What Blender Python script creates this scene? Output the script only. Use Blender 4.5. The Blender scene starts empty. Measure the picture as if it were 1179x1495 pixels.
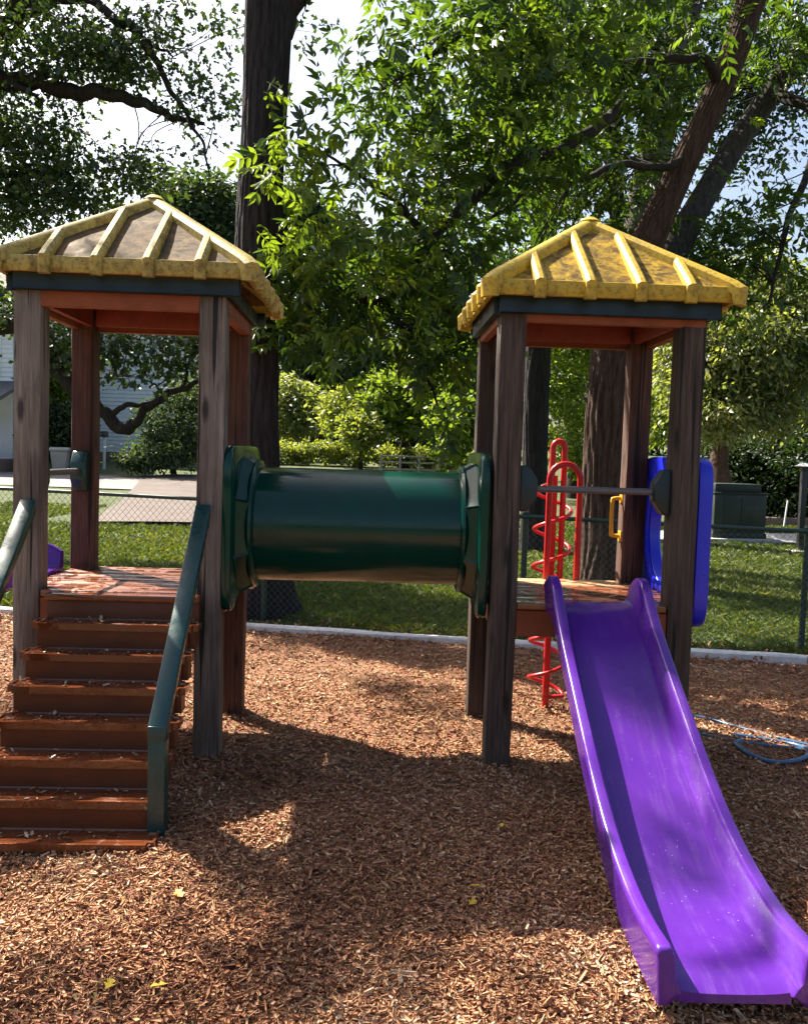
import bpy, bmesh, math, random
import numpy as np
from mathutils import Vector, Matrix

random.seed(7)
rng = np.random.default_rng(11)
SC = bpy.context.scene
COL = SC.collection
R = math.radians

# ---------------------------------------------------------------- camera
FPX, PITCH, ROLL, CAMH = 1300.0, 0.063, 0.0305, 1.7022
_c, _s, _cr, _sr = math.cos(PITCH), math.sin(PITCH), math.cos(ROLL), math.sin(ROLL)
_R0, _U0, FWD = Vector((1, 0, 0)), Vector((0, _s, _c)), Vector((0, _c, -_s))
RIGHT = _R0 * _cr + _U0 * _sr
UP = _U0 * _cr - _R0 * _sr
cam_data = bpy.data.cameras.new('camera')
cam = bpy.data.objects.new('camera', cam_data)
COL.objects.link(cam)
M3 = Matrix((RIGHT, UP, -FWD)).transposed()
cam.matrix_world = Matrix.Translation((0, 0, CAMH)) @ M3.to_4x4()
cam_data.sensor_fit = 'HORIZONTAL'
cam_data.sensor_width = 36.0
cam_data.lens = 36.0 * FPX / 1179.0
cam_data.clip_start = 0.05
cam_data.clip_end = 1500
SC.camera = cam


def at(u, v, y):
    """point at ground distance y seen in the photograph's pixel (u, v)"""
    r = FWD + RIGHT * ((u - 589.5) / FPX) - UP * ((v - 747.5) / FPX)
    p = r * (y / r.y)
    return Vector((p.x, p.y, p.z + CAMH))


# ---------------------------------------------------------------- world, sun, exposure
SUN_A, SUN_K = 0.68, 0.60            # light travels (+A, -K, -1)
sun_el = math.atan2(1.0, math.hypot(SUN_A, SUN_K))
sun_az = math.atan2(-SUN_A, SUN_K)   # from +Y towards +X
w = bpy.data.worlds.new('World')
SC.world = w
w.use_nodes = True
nt = w.node_tree
bg = nt.nodes['Background']
sky = nt.nodes.new('ShaderNodeTexSky')
sky.sky_type = 'NISHITA'
sky.sun_disc = False
sky.sun_elevation = sun_el
sky.sun_rotation = sun_az
sky.air_density = 1.0
sky.dust_density = 4.0
sky.ozone_density = 1.0
nt.links.new(sky.outputs[0], bg.inputs[0])
bg.inputs[1].default_value = 0.063
sun_d = bpy.data.lights.new('sun', 'SUN')
sun_d.energy = 4.9
sun_d.angle = R(0.5)
sun_d.color = (1.0, 0.93, 0.80)
sun_o = bpy.data.objects.new('sun', sun_d)
COL.objects.link(sun_o)
sun_o.rotation_euler = Vector((SUN_A, -SUN_K, -1)).to_track_quat('-Z', 'Y').to_euler()
vs = SC.view_settings
vs.view_transform = 'Standard'
vs.look = 'None'
vs.exposure = 1.93
vs.gamma = 1.0
vs.use_curve_mapping = False
SC.render.engine = 'CYCLES'
SC.cycles.max_bounces = 7
SC.cycles.diffuse_bounces = 4
SC.cycles.glossy_bounces = 3
SC.cycles.transmission_bounces = 4
SC.cycles.use_denoising = True


# ---------------------------------------------------------------- materials
class NT:
    def __init__(s, name):
        s.m = bpy.data.materials.new(name)
        s.m.use_nodes = True
        s.t = s.m.node_tree
        s.b = s.t.nodes['Principled BSDF']
        s.out = s.t.nodes['Material Output']

    def n(s, kind, **kw):
        o = s.t.nodes.new('ShaderNode' + kind)
        for k, v in kw.items():
            setattr(o, k, v)
        return o

    def l(s, a, b):
        s.t.links.new(a, b)

    def coords(s, kind='Object', scale=(1, 1, 1)):
        tc = s.n('TexCoord')
        mp = s.n('Mapping')
        mp.inputs['Scale'].default_value = scale
        s.l(tc.outputs[kind], mp.inputs[0])
        return mp.outputs[0]

    def noise(s, vec, scale, detail=4, rough=0.55, dist=0.0):
        o = s.n('TexNoise')
        o.inputs['Scale'].default_value = scale
        o.inputs['Detail'].default_value = detail
        o.inputs['Roughness'].default_value = rough
        o.inputs['Distortion'].default_value = dist
        if vec is not None:
            s.l(vec, o.inputs['Vector'])
        return o.outputs[0]

    def ramp(s, fac, stops, interp='LINEAR'):
        o = s.n('ValToRGB')
        r = o.color_ramp
        r.interpolation = interp
        while len(r.elements) < len(stops):
            r.elements.new(0.5)
        for e, (p, c) in zip(r.elements, stops):
            e.position = p
            e.color = (*c, 1) if len(c) == 3 else c
        s.l(fac, o.inputs[0])
        return o.outputs[0]

    def mix(s, fac, a, b, mode='MIX'):
        o = s.n('MixRGB', blend_type=mode)
        for i, x in ((0, fac), (1, a), (2, b)):
            if isinstance(x, (int, float)):
                o.inputs[i].default_value = x
            elif isinstance(x, tuple):
                o.inputs[i].default_value = (*x, 1)
            else:
                s.l(x, o.inputs[i])
        return o.outputs[0]

    def bump(s, h, strength=0.4, dist=0.01):
        o = s.n('Bump')
        o.inputs['Strength'].default_value = strength
        o.inputs['Distance'].default_value = dist
        s.l(h, o.inputs['Height'])
        s.l(o.outputs[0], s.b.inputs['Normal'])
        return o.outputs[0]

    def col(s, x):
        if isinstance(x, tuple):
            s.b.inputs['Base Color'].default_value = (*x, 1)
        else:
            s.l(x, s.b.inputs['Base Color'])

    def rough(s, x):
        if isinstance(x, (int, float)):
            s.b.inputs['Roughness'].default_value = x
        else:
            s.l(x, s.b.inputs['Roughness'])


MAT = {}


def g3(v):
    return (v, v, v)


def wood(name, dark, mid, pale, stain, rough=0.78):
    m = NT(name)
    v = m.coords('Object', (55, 55, 2.6))
    oi = m.n('ObjectInfo')
    add = m.n('VectorMath', operation='ADD')
    mul = m.n('VectorMath', operation='SCALE')
    mul.inputs[3].default_value = 40.0
    cmb = m.n('CombineXYZ')
    for i in range(3):
        m.l(oi.outputs['Random'], cmb.inputs[i])
    m.l(cmb.outputs[0], mul.inputs[0])
    m.l(v, add.inputs[0])
    m.l(mul.outputs[0], add.inputs[1])
    vv = add.outputs[0]
    grain = m.noise(vv, 1.0, 9, 0.72, 0.9)
    base = m.ramp(grain, [(0.30, dark), (0.5, mid), (0.72, pale)])
    v2 = m.coords('Object', (3, 3, 1.1))
    add2 = m.n('VectorMath', operation='ADD')
    m.l(v2, add2.inputs[0])
    m.l(mul.outputs[0], add2.inputs[1])
    patch = m.noise(add2.outputs[0], 1.0, 3, 0.5)
    pf = m.ramp(patch, [(0.44, g3(0)), (0.6, g3(1))])
    c = m.mix(pf, base, stain, 'MULTIPLY')
    # long drying cracks
    v3 = m.coords('Object', (38, 38, 0.8))
    add3 = m.n('VectorMath', operation='ADD')
    m.l(v3, add3.inputs[0])
    m.l(mul.outputs[0], add3.inputs[1])
    ck = m.noise(add3.outputs[0], 1.0, 2, 0.4, 0.3)
    cf = m.ramp(ck, [(0.345, g3(0.08)), (0.40, g3(1))])
    c = m.mix(1.0, c, cf, 'MULTIPLY')
    # knots
    vo = m.n('TexVoronoi')
    vo.inputs['Scale'].default_value = 1.0
    v4 = m.coords('Object', (9, 9, 2.6))
    add4 = m.n('VectorMath', operation='ADD')
    m.l(v4, add4.inputs[0])
    m.l(mul.outputs[0], add4.inputs[1])
    m.l(add4.outputs[0], vo.inputs['Vector'])
    kf = m.ramp(vo.outputs['Distance'], [(0.10, g3(0.16)), (0.15, g3(0.5)), (0.22, g3(1))])
    c = m.mix(1.0, c, kf, 'MULTIPLY')
    m.col(c)
    m.rough(rough)
    h = m.mix(0.5, grain, cf, 'MULTIPLY')
    m.bump(h, 0.9, 0.006)
    return m.m


MAT['post_grey'] = wood('post_grey', (0.075, 0.060, 0.049), (0.195, 0.163, 0.136), (0.33, 0.285, 0.24), (0.5, 0.44, 0.40))
MAT['post_brown'] = wood('post_brown', (0.022, 0.013, 0.009), (0.062, 0.040, 0.029), (0.125, 0.09, 0.068), (0.55, 0.42, 0.36))
MAT['post_red'] = wood('post_red', (0.032, 0.012, 0.008), (0.085, 0.034, 0.02), (0.16, 0.075, 0.048), (0.6, 0.45, 0.4))


def painted(name, c, rough, dirt=0.25, scale=14, bump=0.1, spec=0.5, dirt_col=None):
    m = NT(name)
    v = m.coords('Object')
    n = m.noise(v, scale, 5, 0.6)
    f = m.ramp(n, [(0.38, g3(0)), (0.75, g3(1))])
    dc = dirt_col or tuple(x * 0.45 for x in c)
    fm = m.mix(dirt, g3(0), f)
    m.col(m.mix(fm, c, dc))
    n2 = m.noise(v, scale * 0.5, 4, 0.6)
    lo, hi = max(0.03, rough - 0.1), min(1, rough + 0.14)
    m.rough(m.ramp(n2, [(0.35, g3(lo)), (0.7, g3(hi))]))
    m.b.inputs['Specular IOR Level'].default_value = spec
    n3 = m.noise(v, scale * 6, 3, 0.5)
    m.bump(n3, bump, 0.004)
    return m.m


MAT['teal_paint'] = painted('teal_paint', (0.002, 0.014, 0.018), 0.42, 0.5, 10)
MAT['rail_paint'] = painted('rail_paint', (0.006, 0.044, 0.040), 0.3, 0.35, 22)
MAT['green_plastic'] = painted('green_plastic', (0.001, 0.038, 0.026), 0.17, 0.4, 6, 0.03, 0.34)
MAT['orange_board'] = painted('orange_board', (0.24, 0.06, 0.02), 0.6, 0.5, 9)
MAT['red_board'] = painted('red_board', (0.22, 0.03, 0.012), 0.6, 0.5, 9)
MAT['red_steel'] = painted('red_steel', (0.50, 0.012, 0.016), 0.32, 0.25, 18)
MAT['blue_plastic'] = painted('blue_plastic', (0.012, 0.02, 0.55), 0.3, 0.2, 5, 0.05)
MAT['yellow_steel'] = painted('yellow_steel', (0.72, 0.36, 0.02), 0.35, 0.2, 18)
MAT['bar_steel'] = painted('bar_steel', (0.11, 0.10, 0.10), 0.35, 0.3, 20)
MAT['hose_blue'] = painted('hose_blue', (0.04, 0.10, 0.20), 0.35, 0.3, 9)
MAT['cabinet_green'] = painted('cabinet_green', (0.013, 0.023, 0.015), 0.55, 0.3, 5)
MAT['bin_grey'] = painted('bin_grey', (0.30, 0.29, 0.27), 0.6, 0.3, 3)
MAT['black_metal'] = painted('black_metal', (0.016, 0.017, 0.018), 0.45, 0.2, 10)
MAT['fence_green'] = painted('fence_green', (0.012, 0.04, 0.03), 0.45, 0.3, 10)
MAT['wire'] = painted('wire', (0.10, 0.13, 0.11), 0.45, 0.3, 10)
MAT['white_paint'] = painted('white_paint', (0.74, 0.74, 0.72), 0.6, 0.2, 2)
MAT['kerb'] = painted('kerb', (0.68, 0.66, 0.63), 0.85, 0.45, 14, 0.5, dirt_col=(0.2, 0.16, 0.12))
MAT['grey_paint'] = painted('grey_paint', (0.2, 0.19, 0.18), 0.7, 0.3, 4)
MAT['glass'] = painted('glass', (0.03, 0.035, 0.04), 0.08, 0.1, 2, 0.0)
MAT['dark_trim'] = painted('dark_trim', (0.05, 0.05, 0.055), 0.6, 0.2, 4)
MAT['shingle'] = painted('shingle', (0.13, 0.12, 0.115), 0.9, 0.6, 20, 0.5)
MAT['far_brick'] = painted('far_brick', (0.22, 0.15, 0.12), 0.9, 0.5, 5, 0.4)
MAT['siding'] = painted('siding', (0.76, 0.78, 0.80), 0.7, 0.2, 1.2)


def purple():
    m = NT('purple_plastic')
    v = m.coords('Object')
    n = m.noise(v, 3.0, 4, 0.6)
    c = m.ramp(n, [(0.3, (0.064, 0.011, 0.215)), (0.7, (0.092, 0.019, 0.245))])
    # faded scuffing along the chute
    v2 = m.coords('Object', (30, 2.0, 2.0))
    sc = m.noise(v2, 1.0, 5, 0.7)
    sf0 = m.ramp(sc, [(0.50, g3(0)), (0.72, g3(0.5))])
    sf = m.mix(1.0, sf0, m.ramp(m.noise(v, 3.2, 6, 0.7), [(0.42, g3(0.05)), (0.62, g3(1))]), 'MULTIPLY')
    c = m.mix(sf, c, (0.20, 0.11, 0.34))
    # specks of dirt and dried water drops
    vo = m.n('TexVoronoi')
    vo.inputs['Scale'].default_value = 34
    m.l(v, vo.inputs['Vector'])
    sp = m.ramp(vo.outputs['Distance'], [(0.06, g3(1)), (0.11, g3(0))])
    gate = m.ramp(m.noise(v, 2.2, 2), [(0.48, g3(0)), (0.62, g3(0.85))])
    gr = m.ramp(m.noise(v, 4.5, 8, 0.75), [(0.6, g3(0)), (0.74, g3(0.6))])
    c = m.mix(gr, c, (0.035, 0.012, 0.10))
    c = m.mix(m.mix(1.0, sp, gate, 'MULTIPLY'), c, (0.28, 0.2, 0.4))
    m.col(c)
    m.rough(m.ramp(m.noise(v, 5.0, 5, 0.65), [(0.3, g3(0.12)), (0.7, g3(0.34))]))
    m.b.inputs['Specular IOR Level'].default_value = 0.38
    m.bump(m.noise(v, 60, 3), 0.08, 0.003)
    return m.m


MAT['purple_plastic'] = purple()


def yellow(name, c, lichen, amount, rough=0.5, spec=0.4):
    m = NT(name)
    m.b.inputs['Specular IOR Level'].default_value = spec
    v = m.coords('Object')
    n = m.noise(v, 9.0, 9, 0.75, 0.5)
    f = m.ramp(n, [(0.56 - amount * 0.17, g3(0)), (0.66 - amount * 0.10, g3(1))])
    c1 = m.mix(f, c, lichen)
    n2 = m.noise(v, 40.0, 4, 0.7)
    f2 = m.ramp(n2, [(0.5, g3(0)), (0.68, g3(0.75))])
    c2 = m.mix(f2, c1, tuple(x * 0.35 for x in lichen))
    m.col(c2)
    m.rough(m.ramp(n, [(0.3, g3(rough - 0.12)), (0.7, g3(rough + 0.2))]))
    m.bump(n2, 0.25, 0.004)
    tr = m.n('BsdfTranslucent')
    m.l(c2, tr.inputs[0])
    mx = m.n('MixShader')
    mx.inputs[0].default_value = 0.22
    m.l(m.b.outputs[0], mx.inputs[1])
    m.l(tr.outputs[0], mx.inputs[2])
    m.l(mx.outputs[0], m.out.inputs[0])
    return m.m


MAT['roof_rib_pale'] = yellow('roof_rib_pale', (0.53, 0.40, 0.10), (0.26, 0.175, 0.045), 0.4, 0.5)
MAT['roof_panel_pale'] = yellow('roof_panel_pale', (0.17, 0.088, 0.022), (0.085, 0.064, 0.042), 0.7, 0.72, 0.2)
MAT['roof_rib'] = yellow('roof_rib', (0.62, 0.42, 0.04), (0.40, 0.27, 0.05), 0.35, 0.5)
MAT['roof_panel'] = yellow('roof_panel', (0.50, 0.31, 0.025), (0.12, 0.068, 0.013), 0.85, 0.6, 0.25)


def deck(name, c1, c2, wet=0.5):
    m = NT(name)
    v = m.coords('Object', (1.2, 14, 14))
    oi = m.n('ObjectInfo')
    n = m.noise(v, 1.6, 5, 0.6, 0.4)
    c = m.ramp(n, [(0.3, c1), (0.7, c2)])
    hue = m.n('HueSaturation')
    mr = m.n('MapRange')
    mr.inputs[3].default_value = 0.75
    mr.inputs[4].default_value = 1.2
    m.l(oi.outputs['Random'], mr.inputs[0])
    m.l(mr.outputs[0], hue.inputs['Value'])
    m.l(c, hue.inputs['Color'])
    # film of water and silt lying in uneven patches
    vg = m.n('TexCoord')
    geo = m.n('NewGeometry')
    nw = m.noise(geo.outputs['Position'], 7.0, 7, 0.7, 1.2)
    wf = m.ramp(nw, [(0.5 - 0.12 * wet, g3(0)), (0.56 - 0.1 * wet, g3(1))])
    m.col(m.mix(wf, hue.outputs[0], m.mix(1.0, hue.outputs[0], (0.78, 0.74, 0.74), 'MULTIPLY')))
    m.rough(m.ramp(wf, [(0.0, g3(0.42)), (1.0, g3(0.05))]))
    m.bump(m.mix(wf, n, g3(0.5)), 0.25, 0.004)
    return m.m


MAT['deck_board'] = deck('deck_board', (0.12, 0.034, 0.014), (0.26, 0.095, 0.042), 0.3)
MAT['deck_sunlit'] = deck('deck_sunlit', (0.34, 0.18, 0.08), (0.55, 0.36, 0.2), 0.0)  # tan of the sunlit rear boards, sunlight put into the board colour
MAT['stair_plastic'] = deck('stair_plastic', (0.115, 0.032, 0.012), (0.165, 0.052, 0.02), 0.9)
MAT['stair_riser'] = painted('stair_riser', (0.11, 0.030, 0.011), 0.4, 0.5, 7, 0.1, 0.3)


def tinted(name, stops, rough=0.85, trans=0.0, spec=0.3, noise_amt=0.0, trans_boost=1.0):
    """colour from the per-piece 'tint' attribute (each chip, blade, leaf its own)"""
    m = NT(name)
    a = m.n('Attribute', attribute_name='tint')
    c = m.ramp(a.outputs['Fac'], stops)
    if noise_amt:
        v = m.coords('Object')
        n = m.noise(v, noise_amt, 3)
        c = m.mix(0.6, c, m.ramp(n, [(0.35, g3(0.45)), (0.65, g3(1))]), 'MULTIPLY')
    m.col(c)
    m.rough(rough)
    m.b.inputs['Specular IOR Level'].default_value = spec
    if trans:
        tr = m.n('BsdfTranslucent')
        tc = m.mix(1.0, c, (1.5 * trans_boost, 1.5 * trans_boost, 0.4 * trans_boost), 'MULTIPLY')
        m.l(tc, tr.inputs[0])
        mx = m.n('MixShader')
        mx.inputs[0].default_value = trans
        m.l(m.b.outputs[0], mx.inputs[1])
        m.l(tr.outputs[0], mx.inputs[2])
        m.l(mx.outputs[0], m.out.inputs[0])
    return m.m


MAT['chips'] = tinted('chips', [(0.0, (0.11, 0.038, 0.019)), (0.3, (0.31, 0.138, 0.066)), (0.65, (0.48, 0.255, 0.135)),
                                (0.9, (0.63, 0.41, 0.245)), (1.0, (0.74, 0.57, 0.40))], 0.8, 0, 0.25)
MAT['grass'] = tinted('grass', [(0.0, (0.032, 0.048, 0.010)), (0.5, (0.072, 0.105, 0.020)), (0.82, (0.14, 0.15, 0.04)),
                                (1.0, (0.26, 0.20, 0.09))], 0.6, 0.35, 0.3)
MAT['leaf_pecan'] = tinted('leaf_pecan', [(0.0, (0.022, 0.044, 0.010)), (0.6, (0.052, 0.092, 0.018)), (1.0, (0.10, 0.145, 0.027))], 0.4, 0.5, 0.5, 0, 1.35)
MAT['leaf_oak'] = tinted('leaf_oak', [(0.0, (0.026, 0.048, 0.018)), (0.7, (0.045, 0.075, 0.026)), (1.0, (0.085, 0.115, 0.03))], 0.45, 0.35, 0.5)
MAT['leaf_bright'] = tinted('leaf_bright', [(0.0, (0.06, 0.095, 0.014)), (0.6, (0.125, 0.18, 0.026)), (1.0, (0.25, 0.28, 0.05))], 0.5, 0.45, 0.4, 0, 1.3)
MAT['leaf_hedge'] = tinted('leaf_hedge', [(0.0, (0.09, 0.115, 0.03)), (0.5, (0.19, 0.225, 0.06)), (1.0, (0.36, 0.37, 0.13))], 0.45, 0.45, 0.4, 0, 1.2)
MAT['leaf_grey'] = tinted('leaf_grey', [(0.0, (0.07, 0.09, 0.04)), (0.6, (0.16, 0.185, 0.085)), (1.0, (0.34, 0.34, 0.19))], 0.45, 0.48, 0.5, 0, 1.25)
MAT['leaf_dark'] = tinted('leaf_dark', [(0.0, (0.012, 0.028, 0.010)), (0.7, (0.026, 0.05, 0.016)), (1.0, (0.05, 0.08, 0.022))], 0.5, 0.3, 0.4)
MAT['leaf_far'] = tinted('leaf_far', [(0.0, (0.035, 0.06, 0.03)), (0.6, (0.06, 0.095, 0.045)), (1.0, (0.10, 0.13, 0.06))], 0.6, 0.35, 0.3)
MAT['leaf_dry'] = tinted('leaf_dry', [(0.0, (0.10, 0.045, 0.02)), (0.5, (0.32, 0.2, 0.12)), (1.0, (0.62, 0.52, 0.42))], 0.35, 0.1, 0.5)
MAT['leaf_fallen'] = tinted('leaf_fallen', [(0.0, (0.50, 0.27, 0.02)), (1.0, (0.62, 0.46, 0.05))], 0.55, 0.25, 0.4)


def bark(name, dark, pale, moss=None):
    m = NT(name)
    v = m.coords('Object', (20, 20, 2.6))
    n = m.noise(v, 1.0, 7, 0.7, 0.8)
    c = m.ramp(n, [(0.32, dark), (0.68, pale)])
    n2 = m.noise(m.coords('Object', (60, 60, 16)), 1.0, 4, 0.7)
    c = m.mix(0.7, c, m.ramp(n2, [(0.3, g3(0.45)), (0.65, g3(1))]), 'MULTIPLY')
    if moss:
        mf = m.ramp(m.noise(m.coords('Object'), 2.2, 5, 0.65), [(0.5, g3(0)), (0.68, g3(0.6))])
        c = m.mix(mf, c, moss)
    m.col(c)
    m.rough(0.92)
    m.b.inputs['Specular IOR Level'].default_value = 0.2
    m.bump(m.mix(0.5, n, n2), 1.0, 0.03)
    return m.m


MAT['bark_dark'] = bark('bark_dark', (0.016, 0.013, 0.014), (0.062, 0.053, 0.054))
MAT['bark_red'] = bark('bark_red', (0.032, 0.019, 0.015), (0.15, 0.09, 0.068))
MAT['bark_grey'] = bark('bark_grey', (0.06, 0.05, 0.042), (0.21, 0.18, 0.15), (0.09, 0.10, 0.06))
MAT['bark_mid'] = bark('bark_mid', (0.026, 0.022, 0.02), (0.11, 0.094, 0.084))
MAT['bark_limb'] = bark('bark_limb', (0.02, 0.016, 0.013), (0.06, 0.048, 0.04))


def ground_mats():
    m = NT('mulch_soil')
    v = m.coords('Object')
    n1 = m.noise(v, 55, 8, 0.8)
    n2 = m.noise(v, 3.0, 4, 0.6)
    vo = m.n('TexVoronoi')
    vo.inputs['Scale'].default_value = 70
    m.l(m.mix(0.06, v, m.n('TexNoise').outputs[1]), vo.inputs['Vector'])
    c = m.ramp(n1, [(0.3, (0.07, 0.028, 0.013)), (0.55, (0.26, 0.115, 0.05)), (0.72, (0.44, 0.24, 0.12))])
    c = m.mix(0.45, c, vo.outputs['Color'], 'SOFT_LIGHT')
    c = m.mix(1.0, c, m.ramp(n2, [(0.3, g3(0.7)), (0.7, g3(1.0))]), 'MULTIPLY')
    m.col(c)
    m.rough(0.95)
    m.bump(m.mix(0.5, n1, vo.outputs['Distance']), 1.0, 0.02)
    MAT['mulch_soil'] = m.m
    m = NT('lawn_soil')
    v = m.coords('Object')
    c = m.ramp(m.noise(v, 1.2, 6, 0.65), [(0.3, (0.04, 0.055, 0.014)), (0.55, (0.075, 0.10, 0.022)), (0.75, (0.14, 0.13, 0.05))])
    c = m.mix(0.7, c, m.ramp(m.noise(v, 60, 4, 0.7), [(0.3, g3(0.45)), (0.7, g3(1.1))]), 'MULTIPLY')
    m.col(c)
    m.rough(0.95)
    m.bump(m.noise(v, 70, 4, 0.7), 1.0, 0.03)
    MAT['lawn_soil'] = m.m
    m = NT('asphalt')
    v = m.coords('Object')
    c = m.ramp(m.noise(v, 1.0, 6, 0.6), [(0.3, (0.15, 0.135, 0.13)), (0.7, (0.21, 0.19, 0.18))])
    c = m.mix(0.6, c, m.ramp(m.noise(v, 90, 3, 0.7), [(0.3, g3(0.6)), (0.7, g3(1.1))]), 'MULTIPLY')
    m.col(c)
    m.rough(0.9)
    MAT['asphalt'] = m.m
    m = NT('driveway')
    c = m.ramp(m.noise(m.coords('Object'), 1.6, 6, 0.65), [(0.3, (0.06, 0.044, 0.036)), (0.7, (0.11, 0.083, 0.07))])
    m.col(c)
    m.rough(0.92)
    MAT['driveway'] = m.m
    m = NT('concrete')
    c = m.ramp(m.noise(m.coords('Object'), 2.5, 6, 0.65), [(0.3, (0.36, 0.33, 0.30)), (0.7, (0.48, 0.45, 0.42))])
    m.col(c)
    m.rough(0.9)
    MAT['concrete'] = m.m


ground_mats()


# ---------------------------------------------------------------- object helpers
def tag(o, label=None, cat=None, group=None, kind=None):
    if label:
        o['label'] = label
    if cat:
        o['category'] = cat
    if group:
        o['group'] = group
    if kind:
        o['kind'] = kind
    return o


def thing(name, label, cat, loc=(0, 0, 0), rz=0.0, group=None):
    o = bpy.data.objects.new(name, None)
    o.empty_display_size = 0.2
    o.location = loc
    o.rotation_euler = (0, 0, rz)
    COL.objects.link(o)
    return tag(o, label, cat, group)


def link(name, me, parent=None, loc=None):
    o = bpy.data.objects.new(name, me)
    if loc is not None:
        o.location = loc
    if parent is not None:
        o.parent = parent
    COL.objects.link(o)
    return o


def setmat(me, mats):
    for x in (mats if isinstance(mats, (list, tuple)) else [mats]):
        me.materials.append(x if not isinstance(x, str) else MAT[x])


def from_bm(name, bm, mat, parent=None, smooth=None, loc=None):
    me = bpy.data.meshes.new(name)
    bmesh.ops.recalc_face_normals(bm, faces=bm.faces)
    bm.to_mesh(me)
    bm.free()
    setmat(me, mat)
    if smooth is not None:
        me.polygons.foreach_set('use_smooth', [True] * len(me.polygons))
        me.set_sharp_from_angle(angle=R(smooth))
    return link(name, me, parent, loc)


def from_np(name, verts, faces, mat, parent=None, tint=None, smooth=False):
    """verts (n,3), faces (m,k) all alike, tint per vertex"""
    me = bpy.data.meshes.new(name)
    verts = np.asarray(verts, dtype=np.float32)
    faces = np.asarray(faces, dtype=np.int32)
    me.vertices.add(len(verts))
    me.vertices.foreach_set('co', verts.ravel())
    k = faces.shape[1]
    me.loops.add(faces.size)
    me.loops.foreach_set('vertex_index', faces.ravel())
    me.polygons.add(len(faces))
    me.polygons.foreach_set('loop_start', np.arange(0, faces.size, k, dtype=np.int32))
    me.polygons.foreach_set('loop_total', np.full(len(faces), k, dtype=np.int32))
    if smooth:
        me.polygons.foreach_set('use_smooth', np.ones(len(faces), dtype=bool))
    if tint is not None:
        at_ = me.attributes.new('tint', 'FLOAT', 'POINT')
        at_.data.foreach_set('value', np.asarray(tint, dtype=np.float32))
    me.update(calc_edges=True)
    setmat(me, mat)
    return link(name, me, parent)


def box_bm(x0, x1, y0, y1, z0, z1, bev=0.0, seg=2, bm=None):
    bm2 = bmesh.new()
    bmesh.ops.create_cube(bm2, size=1)
    for v in bm2.verts:
        v.co = Vector(((x0 + x1) / 2 + v.co.x * (x1 - x0), (y0 + y1) / 2 + v.co.y * (y1 - y0), (z0 + z1) / 2 + v.co.z * (z1 - z0)))
    if bev:
        bmesh.ops.bevel(bm2, geom=bm2.edges[:], offset=bev, segments=seg, profile=0.5, affect='EDGES')
    if bm is None:
        return bm2
    return merge_bm(bm, bm2)


def merge_bm(bm, bm2):
    me = bpy.data.meshes.new('tmp')
    bm2.to_mesh(me)
    bm2.free()
    bm.from_mesh(me)
    bpy.data.meshes.remove(me)
    return bm


def tube_bm(path, r, sides=12, bm=None, cap=True, up=Vector((0.3, 0.2, 1))):
    bm = bm or bmesh.new()
    path = [Vector(p) for p in path]
    rs = r if isinstance(r, (list, tuple)) else [r] * len(path)
    rings = []
    prev = None
    for i, p in enumerate(path):
        t = (path[min(i + 1, len(path) - 1)] - path[max(i - 1, 0)]).normalized()
        if prev is None:
            a = up.cross(t)
            if a.length < 1e-3:
                a = Vector((1, 0, 0)).cross(t)
        else:
            a = prev - t * prev.dot(t)
        a.normalize()
        prev = a
        b = t.cross(a)
        rings.append([bm.verts.new(p + (a * math.cos(q) + b * math.sin(q)) * rs[i]) for q in [2 * math.pi * k / sides for k in range(sides)]])
    for i in range(len(rings) - 1):
        for k in range(sides):
            bm.faces.new((rings[i][k], rings[i][(k + 1) % sides], rings[i + 1][(k + 1) % sides], rings[i + 1][k]))
    if cap:
        bm.faces.new(rings[0][::-1])
        bm.faces.new(rings[-1])
    return bm


def smooth_path(pts, n=6):
    """Catmull-Rom through the points; works on (x, y, z, r) too"""
    P = [np.array(p, float) for p in pts]
    P = [2 * P[0] - P[1]] + P + [2 * P[-1] - P[-2]]
    out = []
    for i in range(1, len(P) - 2):
        for k in range(n):
            t = k / n
            a, b, c, d = P[i - 1], P[i], P[i + 1], P[i + 2]
            out.append(0.5 * (2 * b + (c - a) * t + (2 * a - 5 * b + 4 * c - d) * t * t + (3 * b - a - 3 * c + d) * t ** 3))
    out.append(P[-2])
    return out


def prism_bm(profile, axis, a0, a1, bev=0.0, seg=2, bm=None):
    """closed 2-D profile extruded along an axis ('x': profile is (y,z); 'y': (x,z); 'z': (x,y))"""
    bm2 = bmesh.new()
    def mk(p, a):
        return {'x': (a, p[0], p[1]), 'y': (p[0], a, p[1]), 'z': (p[0], p[1], a)}[axis]
    A = [bm2.verts.new(mk(p, a0)) for p in profile]
    B = [bm2.verts.new(mk(p, a1)) for p in profile]
    n = len(profile)
    for i in range(n):
        bm2.faces.new((A[i], A[(i + 1) % n], B[(i + 1) % n], B[i]))
    bm2.faces.new(A[::-1])
    bm2.faces.new(B)
    bmesh.ops.recalc_face_normals(bm2, faces=bm2.faces)
    if bev:
        ed = [e for e in bm2.edges if len(e.link_faces) == 2 and e.calc_face_angle(0) > 0.5]
        bmesh.ops.bevel(bm2, geom=ed, offset=bev, segments=seg, profile=0.5, affect='EDGES')
    return bm2 if bm is None else merge_bm(bm, bm2)


def copy_tree(o, parent=None):
    c = o.copy()
    COL.objects.link(c)
    if parent is not None:
        c.parent = parent
    for ch in list(o.children):
        copy_tree(ch, c)
    return c


# ---------------------------------------------------------------- ground and terrain
def hgt(x, y):
    """the land is flat round the playground and rises gently beyond the fence"""
    return np.interp(y, [-50, 13, 26, 34, 50, 80, 140, 400], [0, 0, 0.10, 0.36, 1.22, 2.1, 4.0, 9.0])


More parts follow.
